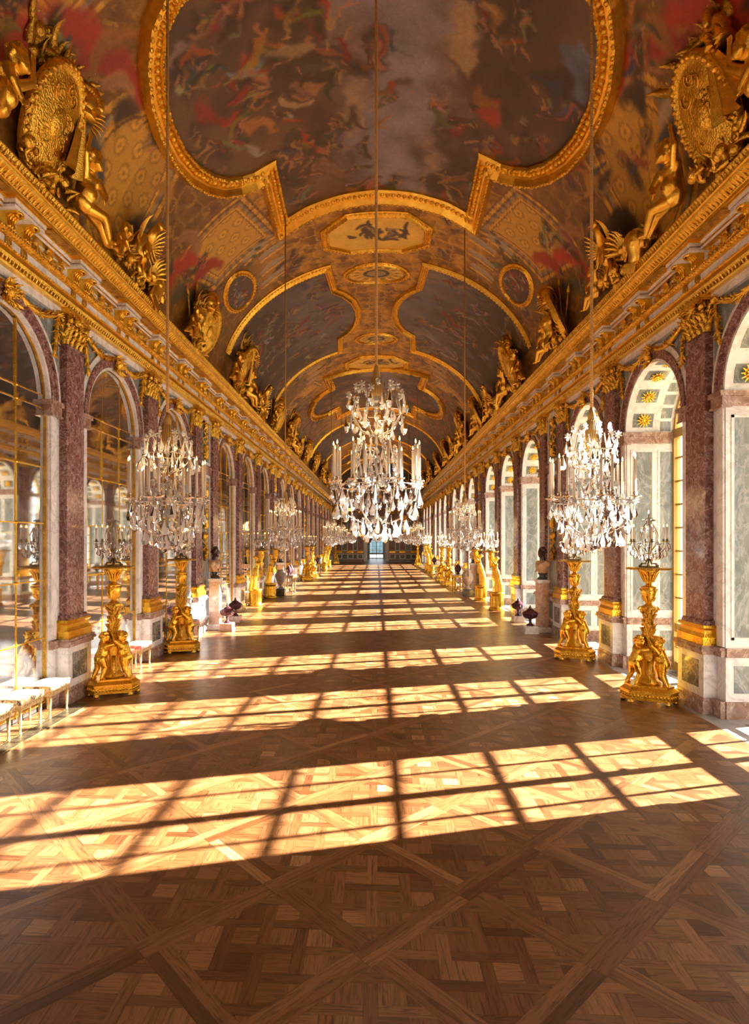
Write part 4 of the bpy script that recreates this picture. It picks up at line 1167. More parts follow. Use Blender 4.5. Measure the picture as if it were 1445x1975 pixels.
# ------------------------------------------------------------------ end walls
mb = MB()
for s in (-1, 1):
    y0, y1 = sorted((s*1.25, s*5.4)); mb.box(y0, y1, Y_END, Y_END+0.5, 0, 6.3)
mb.box(-1.25, 1.25, Y_END, Y_END+0.5, 4.9, 6.3)
n = 24; V = [(VA*math.cos(PI*k/n)*1.02, Y_END, ZB+VR*1.02*math.sin(PI*k/n)) for k in range(n+1)] + [(-4.9, Y_END, 6.2), (4.9, Y_END, 6.2)]
mb.add(V, [tuple(range(n+1))+(n+1, n+2)])
wall_end = struct(put('wall_end', mb.mesh('wall_end', 'marble_brown')))
mb = MB()
for s in (-1, 1):
    y0, y1 = sorted((s*1.1, s*1.45)); mb.box(y0, y1, Y_END-0.12, Y_END+0.6, 0, 4.9)
mb.box(-1.45, 1.45, Y_END-0.12, Y_END+0.6, 4.9, 5.2)
put('door_surround', mb.mesh('door_surround', 'marble_white'), wall_end)
for s in (-1, 1):
    for x in (1.85, 3.0, 4.3):
        p = put('pilaster', ME['shaft'], wall_end, (s*x, Y_END, 0), -PI/2)
        for q in ('gilt_base','pedestal','pedestal_cap','plinth','pedestal_panel','capital'): put(ME[q].name.split('.')[0], ME[q], p)
    for x0, x1 in ((2.25, 2.65), (3.4, 3.95)):
        mb = MB(); a, b = sorted((s*x0, s*x1)); mb.box(a, b, Y_END-0.03, Y_END, 0.3, 0.8); mb.box(a, b, Y_END-0.03, Y_END, 1.3, 4.6)
        put('wall_panel', mb.mesh('wall_panel', 'marble_dark'), wall_end)
        mb = MB(); mb.box(a-0.08, b+0.08, Y_END-0.02, Y_END, 0.22, 0.88); mb.box(a-0.08, b+0.08, Y_END-0.02, Y_END, 1.2, 4.7)
        put('panel_frame', mb.mesh('panel_frame', 'marble_white'), wall_end)
# room beyond the end arch, with its glazed door
mb = MB()
mb.box(-1.6, -1.3, Y_END+0.5, 78.0, 0, 5.2); mb.box(1.3, 1.6, Y_END+0.5, 78.0, 0, 5.2); mb.box(-1.6, 1.6, Y_END+0.4, 78.2, 5.2, 5.4)
for s in (-1, 1):
    a, b = sorted((s*0.95, s*1.6)); mb.box(a, b, 78.0, 78.2, 0, 5.2)
mb.box(-0.95, 0.95, 78.0, 78.2, 3.6, 5.2)
struct(put('wall_beyond', mb.mesh('wall_beyond', 'marble_cream')))
mb = MB(); mb.box(-1.3, 1.3, Y_END-0.3, 78.0, -0.1, -0.001)
fb = put('floor_beyond', mb.mesh('floor_beyond', 'oak')); struct(fb)
mb = MB()
for x in (-0.95, -0.03, 0.87): mb.box(x, x+0.09, 78.02, 78.08, 0, 3.6)
for x in (-0.5, 0.46): mb.box(x, x+0.035, 78.03, 78.07, 0, 3.6)
for z in (0.0, 0.62, 1.1, 1.6, 2.1, 2.6, 3.1, 3.5): mb.box(-0.95, 0.95, 78.03, 78.07, z, z+(0.12 if z < 0.7 else 0.035))
struct(put('door_1', mb.mesh('door_1', 'window_wood')))
mb = MB(); mb.box(-0.93, 0.93, 78.045, 78.05, 0, 3.6); put('panes', mb.mesh('panes', 'pane'), bpy.data.objects['door_1'])
mb = MB(); mb.box(-30, 30, 110, 114, 0, 3.2); mb.box(-60, 60, 78.3, 130, -0.4, -0.2)
struct(put('garden_hedge', mb.mesh('garden_hedge', 'hedge'))); bpy.data.objects['garden_hedge'].name = 'floor_garden'
# behind the camera
mb = MB(); mb.box(-5.4, 6.1, Y_BACK-0.4, Y_BACK, 0, 10.8)
struct(put('wall_back', mb.mesh('wall_back', 'marble_cream')))
# ------------------------------------------------------------------ crystals, candles
def drop_mesh(L, R, name='crystal_drop', n=6, flat=0.6):
    mb = MB(); prof = [(0.002,0),(0.30*R,-0.06*L),(0.14*R,-0.15*L),(0.55*R,-0.42*L),(R,-0.70*L),(0.62*R,-0.92*L),(0.002,-L)]
    mb.lathe(prof, n, 0, SC(1, flat, 1), False); return mb.mesh(name, 'crystal')
def flower_mesh(R):
    mb = MB()
    for k in range(6): mb.ell((0,0,0), (R*0.42,R*0.20,R*0.30), 5, 4, 0, RZ(PI*k/3) @ T(R*0.5,0,0) @ RY(-0.5), False)
    mb.ell((0,0,0.1*R), (R*0.28,R*0.28,R*0.28), 6, 4, 0, None, False); return mb.mesh('crystal_flower', 'crystal')
def bead_mesh(R):
    mb = MB(); mb.ell((0,0,0), R, 6, 4, 0, None, False); return mb.mesh('crystal_bead', 'crystal')
ME['dropL'] = drop_mesh(0.20, 0.050); ME['dropM'] = drop_mesh(0.145, 0.038); ME['dropS'] = drop_mesh(0.09, 0.021)
ME['dropN'] = drop_mesh(0.17, 0.022); ME['flower'] = flower_mesh(0.05); ME['bead'] = bead_mesh(0.018)
def candle_mesh(h):
    mb = MB(); mb.lathe([(0.0135,0.0),(0.0125,h)], 10, 0)
    mb.lathe([(0.0015,h),(0.0015,h+0.012)], 5, 0); return mb.mesh('candle', 'candle')
def flame_mesh(h):
    mb = MB(); mb.lathe([(0.0005,h+0.006),(0.007,h+0.014),(0.0085,h+0.022),(0.005,h+0.036),(0.0005,h+0.052)], 8, 0); return mb.mesh('flame', 'flame')
mb = MB(); mb.lathe([(0.006,-0.035),(0.016,-0.03),(0.010,-0.015),(0.05,-0.004),(0.055,0.004),(0.045,0.004),(0.016,0.006),(0.020,0.03),(0.016,0.045),(0.014,0.045)], 14)
ME['dish'] = mb.mesh('drip_dish', 'silvered')

def chandelier(name, loc, R, zr, zc0, zc1, rc, ch, label, rope_top, seed, tassel_r=0.05, full=True, n_out=8, lamp=0):
    """local z = 0 is the foot of the crystal ball; zr = ring of candles; zc0..zc1 = crown"""
    rnd = random.Random(seed); root = empty(name, loc); H = zr
    fr = MB()
    z_hub = 0.36*H
    fr.tube([(0,0,0.10),(0,0,zc1)], 0.009, 6)
    fr.lathe([(0.02,z_hub-0.04),(0.06,z_hub-0.01),(0.06,z_hub+0.01),(0.02,z_hub+0.04)], 10)
    for k in range(n_out):
        a = 2*PI*(k+0.5)/n_out; ca, sa = math.cos(a), math.sin(a)
        # lower rib: from the hub down and out to the ring
        P = [(r*ca, r*sa, z) for r, z in ((0.03,z_hub),(R*0.30,z_hub-0.035),(R*0.58,z_hub+0.02),(R*0.80,z_hub+0.14*H),(R*0.93,z_hub+0.36*H),(R*0.97,zr-0.035))]
        fr.tube(P, 0.0075, 5)
        # upper rib: pear shaped cage from the ring in to the crown
        if k % 2 == 0:
            zm = zc0
            P = [(r*ca, r*sa, z) for r, z in ((R*0.66,zr-0.04),(R*0.56,zr+0.06),(R*0.43,zr+0.4*(zm-zr)),(R*0.37,zr+0.8*(zm-zr)),(R*0.33,zm+0.04),(R*0.22,zm+0.10),(R*0.05,zm+0.05))]
            fr.tube(P, 0.008, 5)
        # crown branch
        P = [(r*ca, r*sa, z) for r, z in ((0.02,zc0+0.06),(rc*0.55,zc0+0.10),(rc*0.95,zc0+0.45*(zc1-zc0)),(rc*0.8,zc0+0.72*(zc1-zc0)),(rc*0.72,zc1-0.05))]
        fr.tube(P, 0.006, 5)
    fr.tube([(R*0.97*math.cos(2*PI*k/24), R*0.97*math.sin(2*PI*k/24), zr-0.04) for k in range(25)], 0.005, 5)
    fr.tube([(rc*0.9*math.cos(2*PI*k/20), rc*0.9*math.sin(2*PI*k/20), zc0+0.5*(zc1-zc0)) for k in range(21)], 0.004, 5)
    put('frame', fr.mesh('frame', 'silvered'), root)
    # column of rock crystal
    st = MB(); z = 0.14
    while z < zc1-0.12:
        q = rnd.uniform(0.07, 0.12); r = rnd.uniform(0.018, 0.036)*(R/0.45)
        st.lathe([(0.008,z),(r,z+0.3*q),(r*0.8,z+0.6*q),(0.010,z+q)], 8, 0, None, False); z += q
    put('crystal_stem', st.mesh('crystal_stem', 'crystal'), root)
    rb = 0.14*R
    mb = MB(); mb.ell((0,0,rb), rb, 14, 9, 0, None, False); put('crystal_ball', mb.mesh('crystal_ball', 'crystal'), root)
    # candles in pairs on dishes
    cm, fm = candle_mesh(ch), flame_mesh(ch); lit = []
    for k in range(n_out):
        a = 2*PI*(k+0.5)/n_out
        for d, rr, dz in ((-0.13, 0.97, 0.0), (0.13, 0.97, 0.0)) + (((0.0, 0.60, -0.06),) if k % 2 else ()):
            x, y = R*rr*math.cos(a+d), R*rr*math.sin(a+d); z = zr+dz
            di = put('drip_dish', ME['dish'], root, (x, y, z)); c = put('candle', cm, root, (x, y, z+0.035)); put('flame', fm, c)
    pend = []
    def ringof(n, r, z, kinds, j=0.0, ph=0.0):
        for k in range(n):
            a = 2*PI*(k+ph)/n + rnd.gauss(0, 0.05)
            pend.append((rnd.choice(kinds), r*(1+rnd.gauss(0, j)), a, z+rnd.gauss(0, 0.012)))
    s = R/0.45
    ringof(14, R*0.98, zr-0.045, ['flower']); ringof(15, R*0.97, zr-0.07, ['dropL','dropL','dropM'], 0.03, 0.3)
    ringof(12, R*0.80, zr-0.06, ['dropM','dropL'], 0.04); ringof(12, R*0.84, zr-0.22*s, ['dropL','dropN'], 0.04, 0.5)
    ringof(12, R*0.62, zr-0.16*s, ['dropL','dropM'], 0.05, 0.2); ringof(11, R*0.60, z_hub+0.03, ['dropL'], 0.05, 0.4)
    ringof(9, R*0.40, z_hub+0.01, ['dropL','dropM'], 0.05); ringof(7, R*0.22, z_hub-0.03, ['dropL'], 0.05, 0.3)
    ringof(7, R*0.40, zr+0.02, ['flower','dropM'], 0.1)
    for f in (0.25, 0.55, 0.85):
        ringof(6, R*(0.62-0.22*f), zr+f*(zc0-zr), ['flower'], 0.05, f); ringof(6, R*(0.60-0.2*f), zr+f*(zc0-zr)-0.02, ['dropM','dropN'], 0.06, f+0.2)
        ringof(4, R*0.16, zr+f*(zc0-zr), ['dropM','dropS'], 0.1, f)
    hc = zc1-zc0
    ringof(8, rc*0.72, zc1-0.03, ['flower']); ringof(9, rc*0.95, zc0+0.80*hc, ['flower'], 0.04, 0.5)
    ringof(11, rc*0.98, zc0+0.78*hc, ['dropL','dropN','dropM'], 0.05); ringof(11, rc*1.0, zc0+0.48*hc, ['dropL','dropM'], 0.05, 0.5)
    ringof(8, rc*0.62, zc0+0.55*hc, ['dropL','dropM'], 0.1); ringof(8, rc*0.55, zc0+0.22*hc, ['dropM','dropL'], 0.1, 0.5)
    ringof(6, rc*0.35, zc1-0.10, ['dropM','flower'], 0.1)
    nm = {'dropL':'crystal_drop','dropM':'crystal_drop','dropS':'crystal_drop','dropN':'crystal_drop','flower':'crystal_flower','bead':'crystal_bead'}
    js = MB()
    for kd, r, a, z in pend:
        M = T(r*math.cos(a), r*math.sin(a), z) @ RZ(a+rnd.uniform(-1.4,1.4)) @ RY(rnd.gauss(0,0.10)) @ SC(min(1.05, s*rnd.uniform(0.85,1.08)))
        if kd == 'flower': M = M @ RY(PI/2)
        if full: put(nm[kd], ME[kd], root, M=M)
        else:
            me = ME[kd]; js.add([tuple(v.co) for v in me.vertices], [tuple(p.vertices) for p in me.polygons], 0, False, M)
    if not full:
        o = put('crystals', js.mesh('crystals', 'crystal'), root); o['kind'] = 'stuff'
    # tassel and rope
    tb = MB(); zt = zc1-0.02
    tb.lathe([(tassel_r*0.9,zt-0.10),(tassel_r*1.1,zt-0.03),(tassel_r*0.95,zt+0.06),(tassel_r*0.70,zt+0.10),(tassel_r*0.75,zt+0.12),(tassel_r*0.62,zt+0.145),(tassel_r*0.30,zt+0.20)], 16)
    for k in range(16):
        a = 2*PI*k/16; tb.tube([(tassel_r*0.98*math.cos(a), tassel_r*0.98*math.sin(a), zt-0.12), (tassel_r*1.1*math.cos(a), tassel_r*1.1*math.sin(a), zt-0.03), (tassel_r*0.9*math.cos(a), tassel_r*0.9*math.sin(a), zt+0.07)], 0.006, 4)
    put('tassel', tb.mesh('tassel', 'tassel'), root)
    rp = MB(); rp.tube([(0,0,zt+0.16),(0,0,rope_top-loc[2])], 0.015, 8); put('rope', rp.mesh('rope', 'rope'), root)
    if lamp:
        L = bpy.data.lights.new('candlelight', 'POINT'); L.energy = lamp; L.color = (1.0, 0.62, 0.28); L.shadow_soft_size = R*0.8
        lo = bpy.data.objects.new('candlelight', L); COL.objects.link(lo); lo.parent = root; lo.location = (0, 0, zr+ch+0.25)
    tag(root, label, 'chandelier', 'crystal chandeliers')
    return root
def vault_z(x): return ZB+VR*math.sqrt(max(0, 1-(x/VA)**2))
LAMP = 7
chandelier('chandelier', (0.0, 6.2, 2.48), 0.47, 0.62, 1.05, 1.66, 0.29, 0.33, 'largest crystal chandelier, hanging in the middle of the hall', vault_z(0), 1, 0.055, True, 8, LAMP*1.5)
chandelier('chandelier', (-2.12, 5.9, 2.39), 0.385, 0.52, 0.72, 1.22, 0.245, 0.33, 'crystal chandelier nearest on the left, before the mirrors', vault_z(2.12), 2, 0.05, True, 6, LAMP)
chandelier('chandelier', (2.10, 5.9, 2.39), 0.395, 0.52, 0.72, 1.22, 0.245, 0.33, 'sunlit crystal chandelier nearest on the right, before the windows', vault_z(2.10), 3, 0.05, True, 6, LAMP)
chandelier('chandelier', (-2.12, 13.7, 2.25), 0.385, 0.52, 0.72, 1.22, 0.245, 0.33, 'second crystal chandelier on the left, above the gilded statues', vault_z(2.12), 4, 0.05, False, 6, LAMP)
chandelier('chandelier', (2.10, 14.2, 2.25), 0.385, 0.52, 0.72, 1.22, 0.245, 0.33, 'second crystal chandelier on the right, above the gilded statues', vault_z(2.10), 5, 0.05, False, 6, LAMP)
far = chandelier('chandelier', (-2.1, 27.5, 2.2), 0.40, 0.52, 0.72, 1.22, 0.245, 0.33, 'third crystal chandelier on the left, small in the distance', vault_z(2.10), 6, 0.05, False, 6, LAMP)
for x, y, lb in ((2.1, 30.5, 'third crystal chandelier on the right, small in the distance'), (-2.1, 35.7, 'fourth crystal chandelier on the left, beside the big one'),
                 (2.1, 38.8, 'fourth crystal chandelier on the right, beside the big one'), (-2.1, 51.0, 'farthest crystal chandelier on the left'), (2.1, 57.0, 'farthest crystal chandelier on the right')):
    c = copy_tree(far); c.location = (x, y, 2.2); c['label'] = lb

# ------------------------------------------------------------------ sculpted figures
def putto_mesh(pose, mat):
    e = []
    if pose == 'push':      # leaning forward on straight legs, both arms up against the shaft
        hip, chest, head = (0.03,0,0.34), (0.10,0,0.50), (0.13,0,0.655)
        legs = [((0.03,0.055,0.33),(0.03,0.07,0.17),(-0.05,0.075,0.02)), ((0.03,-0.055,0.33),(0.09,-0.065,0.18),(0.02,-0.07,0.02))]
        arms = [((0.10,0.095,0.545),(0.16,0.14,0.62),(0.235,0.10,0.72)), ((0.10,-0.095,0.545),(0.19,-0.13,0.56),(0.26,-0.07,0.62))]
    elif pose == 'sit':     # seated sideways on the cornice, one leg hanging, one arm raised
        hip, chest, head = (0.0,0.0,0.10), (0.0,0.04,0.29), (0.02,0.06,0.45)
        legs = [((0.02,-0.04,0.09),(0.14,-0.16,0.10),(0.20,-0.26,-0.06)), ((0.02,-0.06,0.09),(0.06,-0.24,0.06),(0.08,-0.40,-0.02))]
        arms = [((0.02,0.13,0.33),(0.04,0.22,0.42),(0.02,0.20,0.56)), ((0.06,-0.04,0.33),(0.14,-0.08,0.24),(0.18,-0.02,0.17))]
    d = Vector(chest)-Vector(hip)
    e += [('e', hip, (0.085,0.10,0.085)), ('c', hip, chest, 0.092, 0.088), ('e', tuple(Vector(hip)+d*0.45+Vector((0.03,0,0))), (0.085,0.09,0.09)),
          ('c', tuple(Vector(chest)+Vector((0,0.07,0.02))), tuple(Vector(chest)+Vector((0,-0.07,0.02))), 0.055, 0.055),
          ('c', chest, head, 0.045, 0.04), ('e', head, (0.085,0.078,0.088)), ('e', (head[0]+0.055,0+head[1],head[2]-0.03), (0.045,0.05,0.04)),
          ('e', (head[0]+0.088,head[1],head[2]-0.012), (0.014,0.012,0.018)), ('e', (head[0]+0.07,head[1]+0.035,head[2]-0.03), (0.025,0.025,0.022)), ('e', (head[0]+0.07,head[1]-0.035,head[2]-0.03), (0.025,0.025,0.022)),
          ('e', (head[0],head[1]+0.08,head[2]-0.01), (0.02,0.012,0.025)), ('e', (head[0],head[1]-0.08,head[2]-0.01), (0.02,0.012,0.025))]
    rnd = random.Random(4)
    for k in range(34):
        a = rnd.uniform(0, 2*PI); b = rnd.uniform(0.05, 1.45)
        x, y, z = -0.012+0.082*math.cos(b)*math.cos(a), 0.08*math.cos(b)*math.sin(a), 0.012+0.088*math.sin(b)
        if x > 0.045: continue
        e.append(('e', (head[0]+x, head[1]+y, head[2]+z), 0.021))
    for h, k, f in legs:
        e += [('c', h, k, 0.066, 0.046), ('c', k, f, 0.047, 0.027), ('c', f, (f[0]+0.055, f[1], f[2]-0.004), 0.024, 0.018)]
    for s, l, w in arms:
        e += [('c', s, l, 0.040, 0.032), ('c', l, w, 0.032, 0.021), ('e', w, (0.024,0.022,0.026))]
        dv = (Vector(w)-Vector(l)).normalized(); sd = dv.cross(Vector((1,0,0))).normalized()
        for q in range(4): e.append(('c', tuple(Vector(w)+sd*(q-1.5)*0.013+dv*0.012), tuple(Vector(w)+sd*(q-1.5)*0.016+dv*0.045+Vector((0.008,0,0))), 0.0085, 0.007))
        e.append(('c', w, tuple(Vector(w)+sd*0.03+dv*0.018), 0.010, 0.008))
    return blob('putto', e, 0.0085, mat, 3)
ME['putto'] = putto_mesh('push', 'gold_bright'); ME['putto_sit'] = putto_mesh('sit', 'gold')
def woman_mesh():
    e = [('c', (-0.14,0.0,0.05), (-0.10,0,0.45), 0.10, 0.125), ('c', (-0.10,0,0.45), (-0.03,0,0.72), 0.125, 0.115), ('c', (-0.03,0,0.72), (0.02,0,0.88), 0.095, 0.10),
         ('c', (0.01,0.10,0.97), (0.03,-0.10,0.97), 0.06, 0.06), ('e', (0.05,0.05,0.90), (0.06,0.05,0.055)), ('e', (0.05,-0.05,0.90), (0.06,0.05,0.055)),
         ('c', (0.01,0,0.98), (-0.01,0,1.10), 0.045, 0.04), ('e', (-0.01,0,1.17), (0.072,0.06,0.085)), ('e', (0.055,0,1.145), (0.03,0.035,0.04)), ('e', (0.075,0,1.16), (0.012,0.01,0.018)),
         ('e', (-0.05,0,1.20), (0.07,0.068,0.07)), ('e', (-0.11,0,1.19), (0.04,0.04,0.035))]
    for s, zz in ((1, 1.18), (-1, 1.02)):   # arms up round the torch
        e += [('c', (0.02,0.11*s,0.97), (0.12,0.14*s,(0.97+zz)/2-0.03), 0.042, 0.034), ('c', (0.12,0.14*s,(0.97+zz)/2-0.03), (0.185,0.05*s,zz), 0.034, 0.022), ('e', (0.195,0.035*s,zz+0.015), (0.028,0.025,0.034))]
        for q in range(4): e.append(('c', (0.20,0.035*s,zz+0.03-0.016*q), (0.225,-0.005*s,zz+0.028-0.016*q), 0.009, 0.008))
    rnd = random.Random(2)
    for k in range(26):     # folds of the robe
        a = 2*PI*k/26; r0 = 0.125; x0, y0 = -0.15+r0*math.cos(a), r0*math.sin(a)
        r1 = 0.118; e.append(('c', (x0, y0, 0.0), (-0.09+r1*math.cos(a+0.4), r1*math.sin(a+0.4), 0.50), 0.028+0.01*(k % 2), 0.012))
    for k in range(7):
        e.append(('c', (-0.14+0.02*k, 0.12-0.01*k, 0.40+0.05*k), (0.06, -0.12, 0.52+0.05*k), 0.02, 0.026))
    for s in (-1, 1): e.append(('c', (-0.17,0.07*s,0.02), (-0.06,0.075*s,0.015), 0.035, 0.025))
    return blob('figure', e, 0.011, 'gold_bright', 3)
ME['woman'] = woman_mesh()

# ------------------------------------------------------------------ torcheres with candelabra
def hexa(r, cut=0.30, sc=1.0):
    P = []
    for k in range(3):
        a = PI/2+2*PI*k/3
        for d in (-cut, cut): P.append((sc*r*math.cos(a+d), sc*r*math.sin(a+d)))
    return P
mb = MB()
h0 = hexa(0.41); mb.prism_z(h0, 0.06, 0.175, 0); mb.prism_z(hexa(0.415), 0.055, 0.075, 0); mb.prism_z(hexa(0.42), 0.17, 0.195, 0)
mb.prism_z(hexa(0.41), 0.195, 0.245, 0, None, hexa(0.345)); mb.prism_z(hexa(0.355), 0.245, 0.27, 0)
for i in range(6):   # carved friezes on the faces
    a, b = Vector((*h0[i],0)), Vector((*h0[(i+1) % 6],0)); L = (b-a).length; n = Vector(((b-a).y, -(b-a).x, 0)).normalized(); k = max(2, int(L/0.05))
    for j in range(k):
        q = a.lerp(b, (j+0.5)/k) + n*0.004; mb.ell((q.x, q.y, 0.12), (0.02,0.02,0.028), 6, 4)
ME['t_base'] = mb.mesh('base', 'gold_bright')
mb = MB(); mb.lathe([(0.03,0),(0.05,0.015),(0.045,0.035),(0.03,0.05),(0.04,0.065)], 10); ME['t_foot'] = mb.mesh('foot', 'gold')
mb = MB()
mb.lathe([(0.17,0.27),(0.18,0.30),(0.13,0.34),(0.10,0.42),(0.085,0.55),(0.10,0.66),(0.105,0.74),(0.09,0.80),(0.07,0.86),(0.072,1.1),(0.06,1.36),(0.085,1.40),(0.11,1.42),(0.115,1.455),(0.075,1.48),(0.045,1.50)], 18)
rnd = random.Random(3)
for k in range(3):
    a = PI/2+PI/3+2*PI*k/3
    mb.tube([(0.09*math.cos(a),0.09*math.sin(a),0.62),(0.15*math.cos(a),0.15*math.sin(a),0.45),(0.19*math.cos(a),0.19*math.sin(a),0.30)], [0.03,0.035,0.025], 8)
    mb.scroll(0.06, 1.4, 0.05, 0.02, 0, T(0.10*math.cos(a),0.10*math.sin(a),1.40) @ RZ(a))
for k in range(90):
    a = rnd.uniform(0, 2*PI); z = rnd.uniform(0.80, 1.36); mb.leaf(rnd.uniform(0.08,0.12), 0.055, 0.9, 0.3, 0, RZ(a) @ T(0.066,0,z) @ RX(rnd.uniform(-0.7,0.7)), 3)
for k in range(26):
    a = rnd.uniform(0, 2*PI); z = rnd.uniform(0.84, 1.3); mb.ell((0,0,0), 0.022, 6, 4, 0, RZ(a) @ T(0.085,0,z))
ME['t_shaft'] = mb.mesh('shaft', 'gold_carved')
mb = MB(); mb.lathe([(0.045,1.50),(0.05,1.53),(0.085,1.58),(0.112,1.66),(0.115,1.70),(0.10,1.745),(0.115,1.755),(0.11,1.77),(0.06,1.785),(0.04,1.80)], 18)
for k in range(12): mb.leaf(0.09, 0.055, 0.2, 0.55, 0, RZ(2*PI*k/12) @ T(0.055,0,1.54), 3)
for k in range(8): mb.tube([(0.116*math.cos(2*PI*(k+t/4)/8), 0.116*math.sin(2*PI*(k+t/4)/8), 1.735-0.03*math.sin(PI*t/4)) for t in range(5)], 0.010, 5)
ME['t_vase'] = mb.mesh('vase_knop', 'gold_bright')
mb = MB(); mb.lathe([(0.04,1.80),(0.045,1.83),(0.075,1.88),(0.10,1.95),(0.15,2.01),(0.16,2.03)], 20)
for k in range(14): mb.leaf(0.19, 0.06, 0.25, 0.45, 0, RZ(2*PI*k/14) @ T(0.055,0,1.84), 4)
ME['t_funnel'] = mb.mesh('flared_cup', 'gold_bright')
mb = MB(); mb.lathe([(0.15,2.03),(0.30,2.035),(0.315,2.05),(0.31,2.065),(0.29,2.07),(0.0,2.07)], 28)
for k in range(44): mb.ell((0.312*math.cos(2*PI*k/44), 0.312*math.sin(2*PI*k/44), 2.05), 0.016, 6, 4)
ME['t_plate'] = mb.mesh('round_top', 'gold_old')

def candelabrum(label, loc, seed, n=6, full=True):
    rnd = random.Random(seed); root = empty('candelabrum', loc); tag(root, label, 'candelabrum', 'crystal candelabra on gilded stands')
    b = MB()
    b.lathe([(0.14,0),(0.145,0.012),(0.13,0.02),(0.0,0.022)], 20); 
    for k in range(6):
        a = 2*PI*k/6; b.tube([(0.14*math.cos(a),0.14*math.sin(a),0.01),(0.11*math.cos(a),0.11*math.sin(a),0.06),(0.05*math.cos(a),0.05*math.sin(a),0.055),(0.02*math.cos(a),0.02*math.sin(a),0.13)], 0.011, 6)
        b.ell((0.14*math.cos(a),0.14*math.sin(a),0.02), 0.018, 6, 5)
    put('base', b.mesh('base', 'bronze'), root)
    f = MB(); f.tube([(0,0,0.1),(0,0,0.84)], 0.008, 6)
    for k in range(n):
        a = 2*PI*(k+0.25)/n; ca, sa = math.cos(a), math.sin(a)
        f.tube([(r*ca, r*sa, z) for r, z in ((0.02,0.22),(0.10,0.20),(0.20,0.25),(0.26,0.34),(0.265,0.385))], 0.007, 5)
        f.tube([(r*ca, r*sa, z) for r, z in ((0.03,0.24),(0.12,0.36),(0.135,0.50),(0.08,0.64),(0.03,0.70),(0.06,0.745),(0.09,0.72))], 0.006, 5)
        f.lathe([(0.006,0),(0.012,0.01),(0.036,0.02),(0.038,0.026),(0.014,0.028),(0.018,0.05),(0.014,0.06)], 10, 0, T(0.265*ca, 0.265*sa, 0.38))
    put('arms', f.mesh('arms', 'bronze'), root)
    for k in range(n):
        a = 2*PI*(k+0.25)/n; c = put('candle', ME['cand2'], root, (0.265*math.cos(a), 0.265*math.sin(a), 0.43)); put('flame', ME['flam2'], c)
    s = MB(); s.lathe([(0.012,0.28),(0.03,0.33),(0.02,0.40),(0.035,0.47),(0.025,0.55),(0.03,0.62),(0.012,0.68),(0.022,0.74),(0.008,0.80),(0.016,0.85),(0.004,0.93)], 8, 0, None, False)
    put('crystal_spire', s.mesh('crystal_spire', 'crystal'), root)
    P = []
    for k in range(n*2):
        a = 2*PI*(k+0.25)/(n*2)
        P += [('dropM', 0.275, a, 0.38), ('dropM', 0.19, a+0.2, 0.25), ('dropS', 0.13, a, 0.42), ('dropS', 0.10, a+0.3, 0.62)]
        if k % 2: P += [('dropL', 0.23, a, 0.33), ('flower', 0.27, a, 0.36), ('dropM', 0.09, a, 0.22), ('flower', 0.06, a, 0.74)]
    js = MB()
    for kd, r, a, z in P:
        M = T(r*math.cos(a), r*math.sin(a), z+rnd.gauss(0,0.008)) @ RZ(a+rnd.uniform(-1,1)) @ SC(rnd.uniform(0.7,0.95))
        if full: put('crystal_flower' if kd == 'flower' else 'crystal_drop', ME[kd], root, M=M)
        else: js.add([tuple(v.co) for v in ME[kd].vertices], [tuple(p.vertices) for p in ME[kd].polygons], 0, False, M)
    if not full: o = put('crystals', js.mesh('crystals', 'crystal'), root); o['kind'] = 'stuff'
    return root
ME['cand2'] = candle_mesh(0.19); ME['flam2'] = flame_mesh(0.19)
def torchere(label, x, y, rz, clabel, seed, full):
    root = empty('torchere', (x, y, 0), rz); tag(root, label, 'stand', 'gilded stands with children')
    put('base', ME['t_base'], root); put('shaft', ME['t_shaft'], root); put('vase_knop', ME['t_vase'], root); put('flared_cup', ME['t_funnel'], root); put('round_top', ME['t_plate'], root)
    for p in hexa(0.37): put('foot', ME['t_foot'], root, (p[0], p[1], 0))
    for k in range(3):
        a = PI/2+2*PI*k/3
        put('putto', ME['putto'], root, M=RZ(a) @ T(0.27, 0, 0.265) @ RZ(PI) @ SC(0.98))
    candelabrum(clabel, (x, y, 2.072), seed, 6, full)
TX = [('gilded stand with putti, nearest on the right by the window', 4.24, 9.46, -0.40, 'crystal candelabrum on the nearest right gilded stand', 1, True),
      ('gilded stand with putti, second on the right under the chandelier', 4.17, 12.70, -0.31, 'crystal candelabrum behind the nearest right chandelier', 2, True),
      ('gilded stand with putti, nearest on the left by the stools', -4.29, 9.44, 0.42, 'crystal candelabrum on the nearest left gilded stand', 3, True),
      ('gilded stand with putti, second on the left beyond the stools', -4.36, 13.02, 0.32, 'crystal candelabrum behind the nearest left chandelier', 4, True),
      ('distant gilded stand with putti on the left, nearer of a pair', -4.22, 35.8, 0.1, 'distant crystal candelabrum on the left, nearer of a pair', 5, False),
      ('distant gilded stand with putti on the left, further of a pair', -4.2, 38.6, 0.3, 'distant crystal candelabrum on the left, further of a pair', 6, False),
      ('distant gilded stand with putti on the right, nearer of a pair', 3.95, 32.4, 0.2, 'distant crystal candelabrum on the right, nearer of a pair', 7, False),
      ('distant gilded stand with putti on the right, further of a pair', 3.90, 35.5, 0.4, 'distant crystal candelabrum on the right, further of a pair', 8, False),
      ('farthest gilded stand with putti on the left near the end wall', -4.2, 61.0, 0.4, 'farthest crystal candelabrum on the left near the end wall', 9, False),
      ('farthest gilded stand with putti on the right near the end wall', 4.0, 57.5, 0.4, 'farthest crystal candelabrum on the right near the end wall', 10, False)]
for a in TX: torchere(*a)

